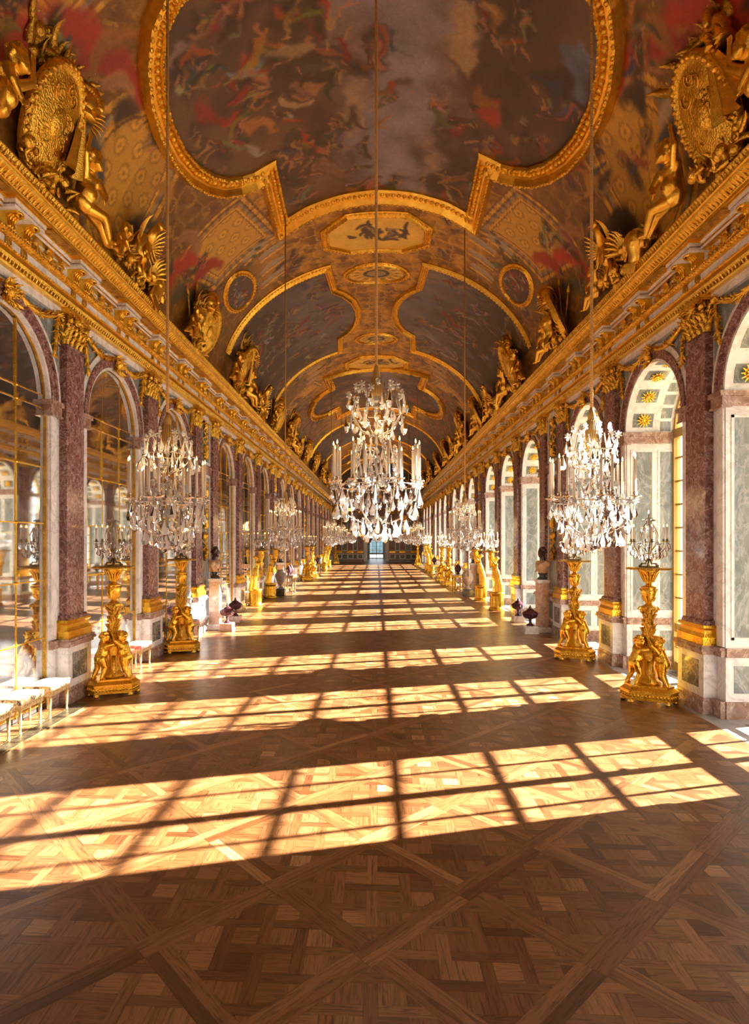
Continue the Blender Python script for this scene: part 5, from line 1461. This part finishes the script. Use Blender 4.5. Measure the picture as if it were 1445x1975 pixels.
# statues holding torches
mb = MB(); mb.lathe([(0.285,0),(0.285,0.06),(0.25,0.09),(0.235,0.12),(0.235,0.52),(0.25,0.55),(0.27,0.58),(0.275,0.64),(0.0,0.645)], 16, 0, None, True)
for k in range(16): mb.box(0.232, 0.242, -0.035, 0.035, 0.15, 0.50, 0, RZ(2*PI*k/16))
ME['drum'] = mb.mesh('drum_pedestal', 'gold_bright')
mb = MB(); mb.lathe([(0.03,1.50),(0.045,1.56),(0.06,1.80),(0.085,2.02),(0.11,2.06)], 14, 0, T(0.225,0,0))
for k in range(9): mb.leaf(0.24, 0.07, 0.15, 0.2, 0, T(0.225,0,1.76) @ RZ(2*PI*k/9) @ T(0.055,0,0), 4)
ME['horn'] = mb.mesh('torch', 'gold_bright')
mb = MB(); mb.lathe([(0.11,2.05),(0.27,2.06),(0.285,2.08),(0.27,2.10),(0.0,2.10)], 24, 0, T(0.225,0,0)); ME['stat_plate'] = mb.mesh('round_top', 'gold_old')
def statue(label, x, y, rz, clabel, seed, full=False):
    root = empty('gilded_statue', (x, y, 0), rz); tag(root, label, 'statue', 'gilded women holding torches')
    put('drum_pedestal', ME['drum'], root); put('figure', ME['woman'], root, (0.05, 0, 0.64)); put('torch', ME['horn'], root); put('round_top', ME['stat_plate'], root)
    candelabrum(clabel, (x+0.225*math.cos(rz), y+0.225*math.sin(rz), 2.102), seed, 6, full)
for a in (('gilded statue of a robed woman on drum, nearest on the left', -4.58, 22.2, 0.0, 'crystal candelabrum over the nearest left statue', 21),
          ('gilded statue of a robed woman on drum, second on the left', -4.55, 25.2, 0.1, 'crystal candelabrum over the second left statue', 22),
          ('gilded statue of a robed woman on drum, nearest on the right', 4.28, 21.3, PI+0.2, 'crystal candelabrum over the nearest right statue', 23),
          ('gilded statue of a robed woman on drum, second on the right', 4.30, 24.6, PI, 'crystal candelabrum over the second right statue', 24),
          ('distant gilded statue of a robed woman on the left', -4.35, 49.5, 0.1, 'distant crystal candelabrum over the left statue', 25),
          ('farther gilded statue of a robed woman on the left', -4.35, 53.5, 0.0, 'crystal candelabrum over the farther left statue', 26),
          ('distant gilded statue of a robed woman on the right', 4.1, 44.5, PI, 'distant crystal candelabrum over the right statue', 27),
          ('farther gilded statue of a robed woman on the right', 4.1, 47.5, PI, 'crystal candelabrum over the farther right statue', 28)): statue(*a)

# ------------------------------------------------------------------ stools
def stool_meshes(side):
    s = MB(); W, D = 0.26, 0.18; n = 9; V = []; F = []
    for i in range(n+1):
        for j in range(n+1):
            u, v = i/n*2-1, j/n*2-1; z = 0.452+0.035*(1-u**4)*(1-v**4); V.append((D*u, W*v, z))
    for i in range(n):
        for j in range(n): F.append((i*(n+1)+j, (i+1)*(n+1)+j, (i+1)*(n+1)+j+1, i*(n+1)+j+1))
    s.add(V, F, 0, True); s.box(-D, D, -W, W, 0.385, 0.452, 1)
    for (a, b) in (((-D,-W),(D,-W)),((D,-W),(D,W)),((D,W),(-D,W)),((-D,W),(-D,-W))): s.tube([(*a,0.455),(*b,0.455)], 0.008, 5, 2)
    return s.mesh('seat', ['brocade', side, 'stool_gilt'])
ME['seatA'] = stool_meshes('brocade_side'); ME['seatR'] = stool_meshes('brocade_red')
mb = MB(); W, D = 0.25, 0.17
for s in (-1, 1):
    a, b = sorted((s*D, s*(D-0.025))); mb.box(a, b, -W, W, 0.31, 0.388)
    a, b = sorted((s*W, s*(W-0.025))); mb.box(-D, D, a, b, 0.31, 0.388)
    for k in range(9): mb.ell((s*D, (k-4)*0.05, 0.35), (0.008,0.018,0.02), 6, 4); 
    for k in range(7): mb.ell(((k-3)*0.05, s*W, 0.35), (0.018,0.008,0.02), 6, 4)
ME['apron'] = mb.mesh('apron', 'stool_gilt')
mb = MB(); mb.lathe([(0.013,0),(0.022,0.01),(0.018,0.03),(0.014,0.05),(0.026,0.26),(0.030,0.28),(0.024,0.30),(0.03,0.315)], 8, 0, None, False); mb.box(-0.03,0.03,-0.03,0.03,0.31,0.388)
ME['leg'] = mb.mesh('leg', 'stool_gilt')
def stool(label, x, y, seat, rz=0):
    root = empty('stool', (x, y, 0), rz); tag(root, label, 'stool', 'upholstered stools along the mirrors')
    put('seat', ME[seat], root); put('apron', ME['apron'], root)
    for sx in (-1, 1):
        for sy in (-1, 1): put('leg', ME['leg'], root, (sx*0.145, sy*0.225, 0))
for a in (('gilded stool with pale floral cushion, cut by the left edge', -4.70, 6.86, 'seatA'), ('gilded stool with pale floral cushion, second from the left edge', -4.70, 7.55, 'seatA'),
          ('gilded stool with pale floral cushion next to the marble pedestal', -4.70, 8.24, 'seatA'), ('red trimmed stool just behind the nearest left stand', -4.70, 10.55, 'seatR'),
          ('red trimmed stool second behind the nearest left stand', -4.70, 11.42, 'seatR'), ('stool in shade beside the second left stand', -4.70, 14.05, 'seatR'),
          ('stool in shade between second left stand and bust', -4.70, 14.71, 'seatR'), ('white stool behind the nearest left statue', -4.70, 22.88, 'seatA')): stool(*a)

# floor grille before the stools
root = empty('floor_grille', (-4.46, 7.55, 0.0)); tag(root, 'long bronze heating grille let into the floor by the stools', 'grille')
mb = MB()
for s in (-1, 1): mb.box(s*0.105-0.008, s*0.105+0.008, -1.25, 1.25, 0.0005, 0.008); mb.box(-0.11, 0.11, s*1.25-0.008, s*1.25+0.008, 0.0005, 0.008)
put('rim', mb.mesh('rim', 'bronze'), root)
mb = MB()
for k in range(100): mb.box(-0.1, 0.1, -1.245+0.025*k, -1.245+0.025*k+0.011, 0.001, 0.006)
for k in range(7): mb.box(-0.09+0.03*k-0.003, -0.09+0.03*k+0.003, -1.24, 1.24, 0.001, 0.0055)
o = put('grating', mb.mesh('grating', 'grate'), root); o['kind'] = 'stuff'
mb = MB(); mb.box(-0.1, 0.1, -1.24, 1.24, 0.0, 0.0008); put('duct', mb.mesh('duct', 'joint'), root)

# ------------------------------------------------------------------ busts, urns, tables, vases
def bust_mesh():
    head = [('e', (0,0,0.50), (0.095,0.08,0.115)), ('e', (0.045,0,0.44), (0.055,0.055,0.06)), ('e', (0.10,0,0.485), (0.018,0.015,0.028)), ('e', (0.085,0,0.43), (0.02,0.03,0.012)), ('e', (0.085,0,0.535), (0.02,0.05,0.014)),
            ('c', (-0.01,0,0.42), (-0.02,0,0.30), 0.062, 0.07)]
    for s in (-1, 1): head += [('e', (0.078,0.033*s,0.505), (0.018,0.018,0.014)), ('e', (-0.005,0.082*s,0.49), (0.022,0.012,0.032)), ('e', (0.06,0.045*s,0.465), (0.03,0.025,0.025))]
    rnd = random.Random(6)
    for k in range(60):
        a = rnd.uniform(0, 2*PI); b = rnd.uniform(-0.2, 1.5); x = -0.012+0.092*math.cos(b)*math.cos(a)
        if x > 0.04 and b < 0.9: continue
        head.append(('e', (x, 0.082*math.cos(b)*math.sin(a), 0.515+0.115*math.sin(b)), 0.024))
    body = [('e', (-0.01,0,0.17), (0.12,0.17,0.17)), ('c', (-0.02,-0.17,0.24), (-0.02,0.17,0.24), 0.075, 0.075), ('e', (0.04,0.07,0.19), (0.09,0.09,0.10)), ('e', (0.04,-0.07,0.19), (0.09,0.09,0.10)), ('c', (0.0,0,0.10), (0.0,0,0.02), 0.12, 0.08)]
    for k in range(8): body.append(('c', (0.02, 0.19-0.02*k, 0.30-0.015*k), (0.12, -0.10+0.03*k, 0.05+0.03*k), 0.026, 0.020))
    for k in range(5): body.append(('c', (-0.10, -0.16+0.06*k, 0.30), (-0.11, -0.12+0.05*k, 0.03), 0.03, 0.02))
    return blob('head', head, 0.0085, 'head_stone', 3), blob('draped_chest', body, 0.011, 'drapery_stone', 3)
ME['bhead'], ME['bchest'] = bust_mesh()
mb = MB(); mb.lathe([(0.11,0),(0.11,0.03),(0.075,0.06),(0.07,0.10),(0.10,0.13),(0.10,0.15)], 16); ME['bsocle'] = mb.mesh('socle', 'stone_socle')
def bust(label, x, y, rz, z0):
    root = empty('bust', (x, y, z0), rz); root.scale = (1.15,)*3; tag(root, label, 'bust', 'busts on marble pedestals')
    put('socle', ME['bsocle'], root); put('draped_chest', ME['bchest'], root, (0,0,0.13)); put('head', ME['bhead'], root, (0,0,0.13))
mb = MB(); mb.box(-0.14, 0.14, -0.15, 0.15, 0.14, 1.34); ME['bp_shaft'] = mb.mesh('pedestal_shaft', 'marble_pink')
mb = MB(); mb.frus(-0.19, 0.19, -0.20, 0.20, 0, 0.14, 0.03); mb.frus(-0.17, 0.17, -0.18, 0.18, 1.36, 1.42, 0.008); mb.box(-0.155,0.155,-0.165,0.165,1.33,1.365); ME['bp_ends'] = mb.mesh('base_and_cap', 'marble_white')
mb = MB()
for s in (-1, 1): mb.box(-0.142, 0.142, s*0.151-0.004, s*0.151+0.004, 0.3, 1.2); 
mb.box(0.138, 0.146, -0.09, 0.09, 0.3, 1.2)
ME['bp_inlay'] = mb.mesh('inlay', 'marble_dark')
def bust_pedestal(label, x, y, rz):
    root = empty('bust_pedestal', (x, y, 0), rz); tag(root, label, 'pedestal', 'marble pedestals of the busts')
    for k, n in (('bp_shaft','pedestal_shaft'),('bp_ends','base_and_cap')): put(n, ME[k], root)
for s, sd in ((-1,'left'),(1,'right')):
    for i, (a, b) in enumerate([q for q in TROPHY if q[0] > 10][:2]):
        w = ['nearest', 'second', 'third'][i]; c = (a+b)/2; rz = 0 if s < 0 else PI
        bust_pedestal('tall marble pedestal under the %s bust on the %s' % (w, sd), s*4.52, c, rz)
        bust('dark headed bust with draped chest, %s on the %s' % (w, sd), s*4.52, c, rz + (0.35 if s > 0 else -0.1), 1.42)
mb = MB(); mb.lathe([(0.10,0),(0.10,0.02),(0.06,0.04),(0.035,0.07),(0.03,0.12),(0.05,0.135),(0.03,0.15),(0.07,0.17),(0.15,0.20),(0.185,0.25),(0.19,0.29),(0.205,0.30),(0.20,0.315),(0.185,0.32)], 24); ME['u_body'] = mb.mesh('bowl', 'porphyry')
mb = MB(); mb.lathe([(0.19,0.32),(0.185,0.335),(0.14,0.37),(0.10,0.385),(0.09,0.41),(0.05,0.43),(0.03,0.44),(0.035,0.46),(0.022,0.48),(0.012,0.51),(0.002,0.53)], 24); ME['u_lid'] = mb.mesh('lid', 'porphyry')
mb = MB()
for s in (-1, 1): mb.tube([(0,s*0.185,0.29),(0,s*0.225,0.31),(0,s*0.235,0.27),(0,s*0.20,0.235)], 0.012, 6)
ME['u_hand'] = mb.mesh('handle', 'porphyry')
mb = MB(); mb.frus(-0.17,0.17,-0.17,0.17,0.04,0.20,0.012); mb.box(-0.185,0.185,-0.185,0.185,0,0.045); ME['u_plinth'] = mb.mesh('urn_plinth', 'marble_pink'); ME['u_plinthw'] = ME['u_plinth'].copy(); ME['u_plinthw'].materials[0] = MAT['marble_white']
def urn(label, x, y, plinth, plabel, sc=1.0):
    p = put('urn_plinth', ME[plinth], None, (x, y, 0)); tag(p, plabel, 'plinth', 'low plinths of the urns')
    root = empty('lidded_urn', (x, y, 0.20)); root.scale = (sc,)*3; tag(root, label, 'urn', 'porphyry urns')
    put('bowl', ME['u_body'], root); put('lid', ME['u_lid'], root); put('handle', ME['u_hand'], root)
urn('purple porphyry lidded urn before the left bust, nearer one', -4.12, 16.15, 'u_plinth', 'low pink marble plinth under the nearer left urn', 1.05)
urn('purple porphyry lidded urn before the left bust, farther one', -4.28, 17.75, 'u_plinth', 'low pink marble plinth under the farther left urn', 1.05)
urn('dark porphyry lidded urn beside the right bust pedestal', 4.12, 16.1, 'u_plinthw', 'low white marble plinth beside the right bust pedestal', 1.05)
urn('dark porphyry lidded urn left of the right bust', 4.30, 18.2, 'u_plinthw', 'low white marble plinth left of the right bust', 1.05)
# console tables with vases
def table_meshes(wood, top):
    mb = MB(); mb.box(-0.24,0.24,-0.52,0.52,0.83,0.87); a = mb.mesh('tabletop', top)
    mb = MB(); mb.box(-0.22,0.22,-0.50,0.50,0.73,0.83)
    for k in range(15): mb.ell((0.222,(k-7)*0.065,0.78), (0.01,0.025,0.025), 6, 4); mb.ell((-0.222,(k-7)*0.065,0.78), (0.01,0.025,0.025), 6, 4)
    b = mb.mesh('apron', wood)
    mb = MB(); mb.lathe([(0.03,0),(0.04,0.03),(0.03,0.06),(0.022,0.10),(0.045,0.62),(0.05,0.66),(0.035,0.68),(0.045,0.73)], 8, 0, None, False); c = mb.mesh('leg', wood)
    mb = MB(); mb.tube([(-0.18,-0.44,0.12),(0,0,0.16),(0.18,0.44,0.12)], 0.022, 6); mb.tube([(0.18,-0.44,0.12),(0,0,0.16),(-0.18,0.44,0.12)], 0.022, 6); mb.lathe([(0.05,0.15),(0.07,0.19),(0.03,0.24),(0.002,0.26)], 10); d = mb.mesh('stretcher', wood)
    return a, b, c, d
TM = {'dark': table_meshes('bronze', 'marble_dark'), 'gilt': table_meshes('gold', 'marble_cream')}
def table(label, x, y, kind, rz=0):
    root = empty('console_table', (x, y, 0), rz); tag(root, label, 'table', 'console tables'); a, b, c, d = TM[kind]
    put('tabletop', a, root); put('apron', b, root); put('stretcher', d, root)
    for sx in (-1, 1):
        for sy in (-1, 1): put('leg', c, root, (sx*0.18, sy*0.44, 0))
mb = MB(); mb.lathe([(0.09,0),(0.09,0.02),(0.05,0.04),(0.06,0.08),(0.13,0.17),(0.15,0.25),(0.12,0.32),(0.08,0.35),(0.10,0.37),(0.09,0.38)], 20); ME['v_body'] = mb.mesh('vase_body', 'porphyry')
mb = MB(); mb.lathe([(0.09,0.38),(0.06,0.41),(0.02,0.43),(0.025,0.45),(0.002,0.47)], 16); ME['v_lid'] = mb.mesh('lid', 'porphyry')
def vase(label, x, y, z=0.87, sc=1.0):
    root = empty('vase', (x, y, z)); root.scale = (sc,)*3; tag(root, label, 'vase', 'porphyry vases on the tables'); put('vase_body', ME['v_body'], root); put('lid', ME['v_lid'], root)
    return root
table('dark console table with marble top, left, beyond the statues', -4.02, 27.3, 'dark'); vase('purple vase on the left dark table, nearer one', -4.02, 27.0); vase('purple vase on the left dark table, farther one', -4.00, 27.55)
table('distant dark console table on the left', -4.02, 38.0 + 2.3, 'dark'); vase('purple vase on the distant left table', -4.02, 40.3)
table('gilded console table on the right beyond the statues', 3.85, 28.3, 'gilt'); vase('black lidded vase on the right gilded table', 3.85, 28.2, 0.87, 1.1)
table('distant gilded console table on the right', 3.85, 39.6, 'gilt'); vase('black lidded vase on the distant right table', 3.85, 39.6, 0.87, 1.1)
mb = MB(); mb.lathe([(0.17,0),(0.17,0.05),(0.08,0.09),(0.06,0.16),(0.10,0.20),(0.20,0.34),(0.26,0.52),(0.25,0.66),(0.17,0.74),(0.15,0.80),(0.19,0.84),(0.18,0.86),(0.0,0.86)], 24); ME['bigurn'] = mb.mesh('urn_body', 'marble_urn')
mb = MB()
for s in (-1, 1): mb.tube([(0,s*0.16,0.82),(0,s*0.27,0.80),(0,s*0.29,0.66),(0,s*0.25,0.58)], 0.02, 6)
ME['bighand'] = mb.mesh('handle', 'marble_urn')
mb = MB(); mb.frus(-0.22,0.22,-0.22,0.22,0,0.30,0.02); ME['bigbase'] = mb.mesh('square_base', 'stone_socle')
for lb, x, y in (('large grey marble urn behind the second left statue', -4.30, 26.3), ('large grey marble urn between right statues and gilded table', 4.05, 26.5)):
    root = empty('marble_urn', (x, y, 0)); tag(root, lb, 'urn'); put('square_base', ME['bigbase'], root); put('urn_body', ME['bigurn'], root, (0,0,0.30)); put('handle', ME['bighand'], root, (0,0,0.30))

# ------------------------------------------------------------------ gilded sculpture on the cornice
def shield_mesh(a, b, mat='gold_carved'):
    mb = MB(); n = 28
    def ringp(k, x): return [(x, a*k*math.cos(2*PI*i/n), b*k*math.sin(2*PI*i/n)) for i in range(n)]
    lev = [(1.0,-0.04),(1.0,0.02),(0.96,0.055),(0.88,0.05),(0.84,0.02),(0.78,0.03),(0.4,0.06),(0.02,0.07)]
    V = []; F = []
    for k, x in lev: V += ringp(k, x)
    for j in range(len(lev)-1):
        for i in range(n): F.append((j*n+i, j*n+(i+1) % n, (j+1)*n+(i+1) % n, (j+1)*n+i))
    mb.add(V, F, 0, True); rnd = random.Random(8)
    for i in range(36): mb.ell((0.05, a*0.92*math.cos(2*PI*i/36), b*0.92*math.sin(2*PI*i/36)), 0.025*a/0.35, 6, 4)
    for k in range(10): # scroll relief
        t = rnd.uniform(0, 2*PI); r = rnd.uniform(0.15,0.62); mb.scroll(0.10*a/0.35*rnd.uniform(0.6,1), 1.4, 0.02, 0.02, 0, T(0.055, a*r*math.cos(t), b*r*math.sin(t)) @ RZ(PI/2) @ RY(rnd.uniform(0,6)))
    mb.ell((0.06,0,0), (0.04,a*0.28,b*0.26), 12, 8)
    return mb.mesh('shield', mat)
ME['shield'] = shield_mesh(0.42, 0.62); ME['shield2'] = shield_mesh(0.28, 0.5)
def helmet_mesh():
    mb = MB(); mb.ell((0,0,0.14), (0.15,0.13,0.15), 14, 9); mb.lathe([(0.16,0.0),(0.17,0.02),(0.14,0.07),(0.13,0.12)], 14, 0, SC(1,0.85,1)); mb.box(0.10,0.20,-0.08,0.08,0.08,0.11,0)
    for k in range(13):
        a = -0.5+2.6*k/12; mb.leaf(0.13, 0.07, 0.6, 0.1, 0, RY(PI/2-a) @ T(0,0,0.0) @ T(0,0,0.15) @ T(0.14*0,0,0), 4)
    for k in range(15):
        a = 0.2+2.6*k/14; mb.ell((0.17*math.cos(a), 0, 0.15+0.17*math.sin(a)), (0.05,0.035,0.05), 8, 5)
    return mb.mesh('helmet', 'gold')
ME['helmet'] = helmet_mesh()
def leaves_mesh(n, r, L, seed, mat='gold_old', up=1.3):
    mb = MB(); rnd = random.Random(seed)
    for k in range(n):
        a = rnd.uniform(-1.3, 1.3); mb.leaf(L*rnd.uniform(0.7,1.2), L*0.42, 0.7, rnd.uniform(0.0,0.5), 0, T(rnd.uniform(-0.08,0.05), rnd.uniform(-r,r), rnd.uniform(0,r*0.6)) @ RX(a) @ RZ(rnd.uniform(-0.7,0.7)), 5, False)
    for k in range(n//3): mb.ell((rnd.uniform(-0.05,0.08), rnd.uniform(-r,r), rnd.uniform(-0.05,r*0.7)), rnd.uniform(0.04,0.08), 7, 5)
    return mb.mesh('leaves', mat)
ME['leaves'] = leaves_mesh(46, 0.42, 0.30, 3); ME['leaves2'] = leaves_mesh(30, 0.30, 0.24, 5); ME['scrolls'] = leaves_mesh(24, 0.5, 0.2, 9, 'gold_carved')
def drape_mesh(seed):
    mb = MB(); rnd = random.Random(seed); n, m = 10, 16; V = []; F = []
    for i in range(n+1):
        for j in range(m+1):
            t = i/n; u = j/m; w = 0.06+0.30*t
            V.append((0.05+0.05*math.sin(u*17+t*2)*(0.4+t), (u-0.5)*2*w+0.15*t, -0.85*t+0.03*math.sin(u*9)))
    for i in range(n):
        for j in range(m): F.append((i*(m+1)+j, (i+1)*(m+1)+j, (i+1)*(m+1)+j+1, i*(m+1)+j+1))
    b = [(p[0]-0.03, p[1], p[2]) for p in V]; mb.add(V, F, 0, True); mb.add(b, [f[::-1] for f in F], 0, True)
    return mb.mesh('drapery', 'gold')
ME['drape'] = drape_mesh(1)
def bird_mesh():
    mb = MB(); mb.ell((0,0,0.34), (0.13,0.15,0.2), 12, 8); mb.tube([(0.05,0.02,0.45),(0.09,0.05,0.60),(0.12,0.08,0.68)], [0.08,0.055,0.05], 8); mb.ell((0.13,0.09,0.70), (0.06,0.05,0.055), 8, 6); mb.lathe([(0.025,0),(0.002,0.07)], 6, 0, T(0.18,0.12,0.69) @ RY(1.9))
    for s in (-1, 1):
        for k in range(7): mb.leaf(0.36-0.02*k, 0.10, 0.5, 0.1, 0, T(0.0, s*0.12, 0.40) @ RX(-s*(0.3+0.2*k)) @ RY(0.2), 5, False)
        mb.tube([(0.04,s*0.07,0.22),(0.06,s*0.08,0.10),(0.10,s*0.08,0.02)], [0.045,0.03,0.03], 7)
    for k in range(9): mb.leaf(0.14, 0.07, 0.5, 0.3, 0, T(0.10, (k-4)*0.03, 0.30+0.05*(k % 3)) @ RX(PI+(k-4)*0.15), 4)
    for k in range(6): mb.leaf(0.28, 0.08, 0.8, -0.4, 0, T(-0.08, (k-2.5)*0.05, 0.30) @ RX((k-2.5)*0.2), 5, False)
    return mb.mesh('bird', 'gold')
ME['bird'] = bird_mesh()
def shell_mesh():
    mb = MB()
    for k in range(9):
        a = -1.2+2.4*k/8; mb.leaf(0.32, 0.12, 0.9, 0.15, 0, RX(a), 5, False)
    mb.ell((0.03,0,0.02), (0.05,0.07,0.05), 8, 6); return mb.mesh('shell', 'gold')
ME['shell'] = shell_mesh()
def cuirass_mesh():
    mb = MB(); mb.lathe([(0.10,0),(0.15,0.05),(0.13,0.12),(0.17,0.26),(0.18,0.36),(0.12,0.42),(0.07,0.44),(0.0,0.44)], 16, 0, SC(0.75,1,1))
    for s in (-1, 1): mb.ell((0.06,0.07*s,0.29), (0.07,0.07,0.07)); mb.tube([(0,0.15*s,0.36),(0.02,0.23*s,0.30),(0.04,0.24*s,0.20)], [0.06,0.05,0.045], 8)
    for k in range(10): mb.leaf(0.14, 0.05, 0.2, 0.25, 0, T(0.10, (k-4.5)*0.03, 0.04) @ RX(PI), 3)
    return mb.mesh('cuirass', 'gold')
ME['cuirass'] = cuirass_mesh()
def lances_mesh():
    mb = MB()
    for a in (-0.9, -0.5, 0.45, 0.85): q = MB(); mb.tube([(0,0,0),(0,0,1.0)], 0.016, 6, 0, RX(a)); mb.lathe([(0.03,1.0),(0.035,1.06),(0.002,1.2)], 6, 0, RX(a))
    return mb.mesh('lances', 'gold_old')
ME['lances'] = lances_mesh()
ZC = 7.075
def sculpture(kind, side, y, label, group=None, full=True):
    sx = -1 if side == 'left' else 1
    root = empty('cornice_sculpture', (sx*(XW-0.53), y, ZC), 0 if sx < 0 else PI); root.rotation_euler = (0, 0.25, 0 if sx < 0 else PI)
    tag(root, label, 'sculpture', 'gilded sculpture along the cornices')
    tilt = RY(0.18); root.scale = (1.12, 1.22, 1.22)
    if kind == 'arms_shield':
        put('leaves', ME['leaves'], root, M=T(-0.10, -0.1, 1.05)); put('shield', ME['shield'], root, M=T(0.0, 0, 0.66) @ tilt)
        put('helmet', ME['helmet'], root, M=T(0.0, 0.42, 1.02) @ RZ(0.5)); put('drapery', ME['drape'], root, M=T(0.03, 0.34, 1.02) @ SC(0.8,0.75,0.75))
        put('putto', ME['putto_sit'], root, M=T(0.02, 0.78, 0.12) @ RX(-0.1) @ Matrix.Diagonal((1.35,-1.35,1.35,1))); put('putto', ME['putto_sit'], root, M=T(0.02, -0.80, 0.12) @ SC(1.35))
        put('leaves', ME['scrolls'], root, M=T(0.0, 0.1, 0.02)); put('leaves', ME['leaves2'], root, M=T(-0.12, 0.45, 1.25))
    elif kind == 'bird':
        put('bird', ME['bird'], root, M=T(0.0, -0.12, 0.12) @ SC(1.15)); put('shell', ME['shell'], root, M=T(0.02, 0.34, 0.30) @ SC(1.1))
        put('cuirass', ME['cuirass'], root, M=T(0.0, 0.55, 0.0) @ RX(-0.35)); put('leaves', ME['scrolls'], root, M=T(0, 0, 0.02)); put('leaves', ME['leaves2'], root, M=T(-0.05, -0.45, 0.15) @ SC(0.9)); put('leaves', ME['leaves2'], root, M=T(-0.05, 0.8, 0.12) @ SC(0.8)); put('putto', ME['putto_sit'], root, M=T(0.02, -0.75, 0.08) @ SC(0.9))
    else:
        put('lances', ME['lances'], root, M=T(-0.12, 0, 0.1)); put('leaves', ME['leaves'], root, M=T(-0.08, -0.05, 0.65) @ SC(0.85))
        put('shield', ME['shield2'], root, M=T(0.02, 0.35, 0.50) @ RZ(-0.5) @ tilt); put('helmet', ME['helmet'], root, M=T(0.0, 0.10, 0.85))
        put('cuirass', ME['cuirass'], root, M=T(0.0, -0.25, 0.28)); put('putto', ME['putto_sit'], root, M=T(0.02, -0.55, 0.08) @ SC(1.1)); put('leaves', ME['scrolls'], root, M=T(0, 0, 0.02))
    return root
SCUL = [('arms_shield', 7.35, 'gilded shield with two putti and helmet on the %s cornice, nearest'), ('bird', 10.45, 'gilded bird with shell and breastplate on the %s cornice'),
        ('arms', 14.0, 'gilded trophy of arms with shield on the %s cornice, above the third arch'), ('arms_shield', 18.3, 'gilded shield with putti on the %s cornice by the arched painting'),
        ('bird', 21.6, 'gilded bird on the %s cornice below the arched painting'), ('arms', 24.6, 'gilded trophy of arms on the %s cornice at the second rib'),
        ('arms_shield', 28.8, 'distant gilded shield with putti on the %s cornice, fourth group along'), ('bird', 32.0, 'distant gilded bird on the %s cornice'), ('arms', 35.2, 'distant gilded trophy of arms on the %s cornice'),
        ('arms', 40.0, 'far gilded trophy of arms on the %s cornice, beyond the distant one'), ('arms_shield', 45.5, 'farthest gilded shield with putti on the %s cornice'), ('arms', 51.0, 'farthest gilded trophy of arms on the %s cornice')]
for kind, y, lb in SCUL:
    for sd in ('left', 'right'): sculpture(kind, sd, y + (0.3 if sd == 'right' else 0), lb % sd)
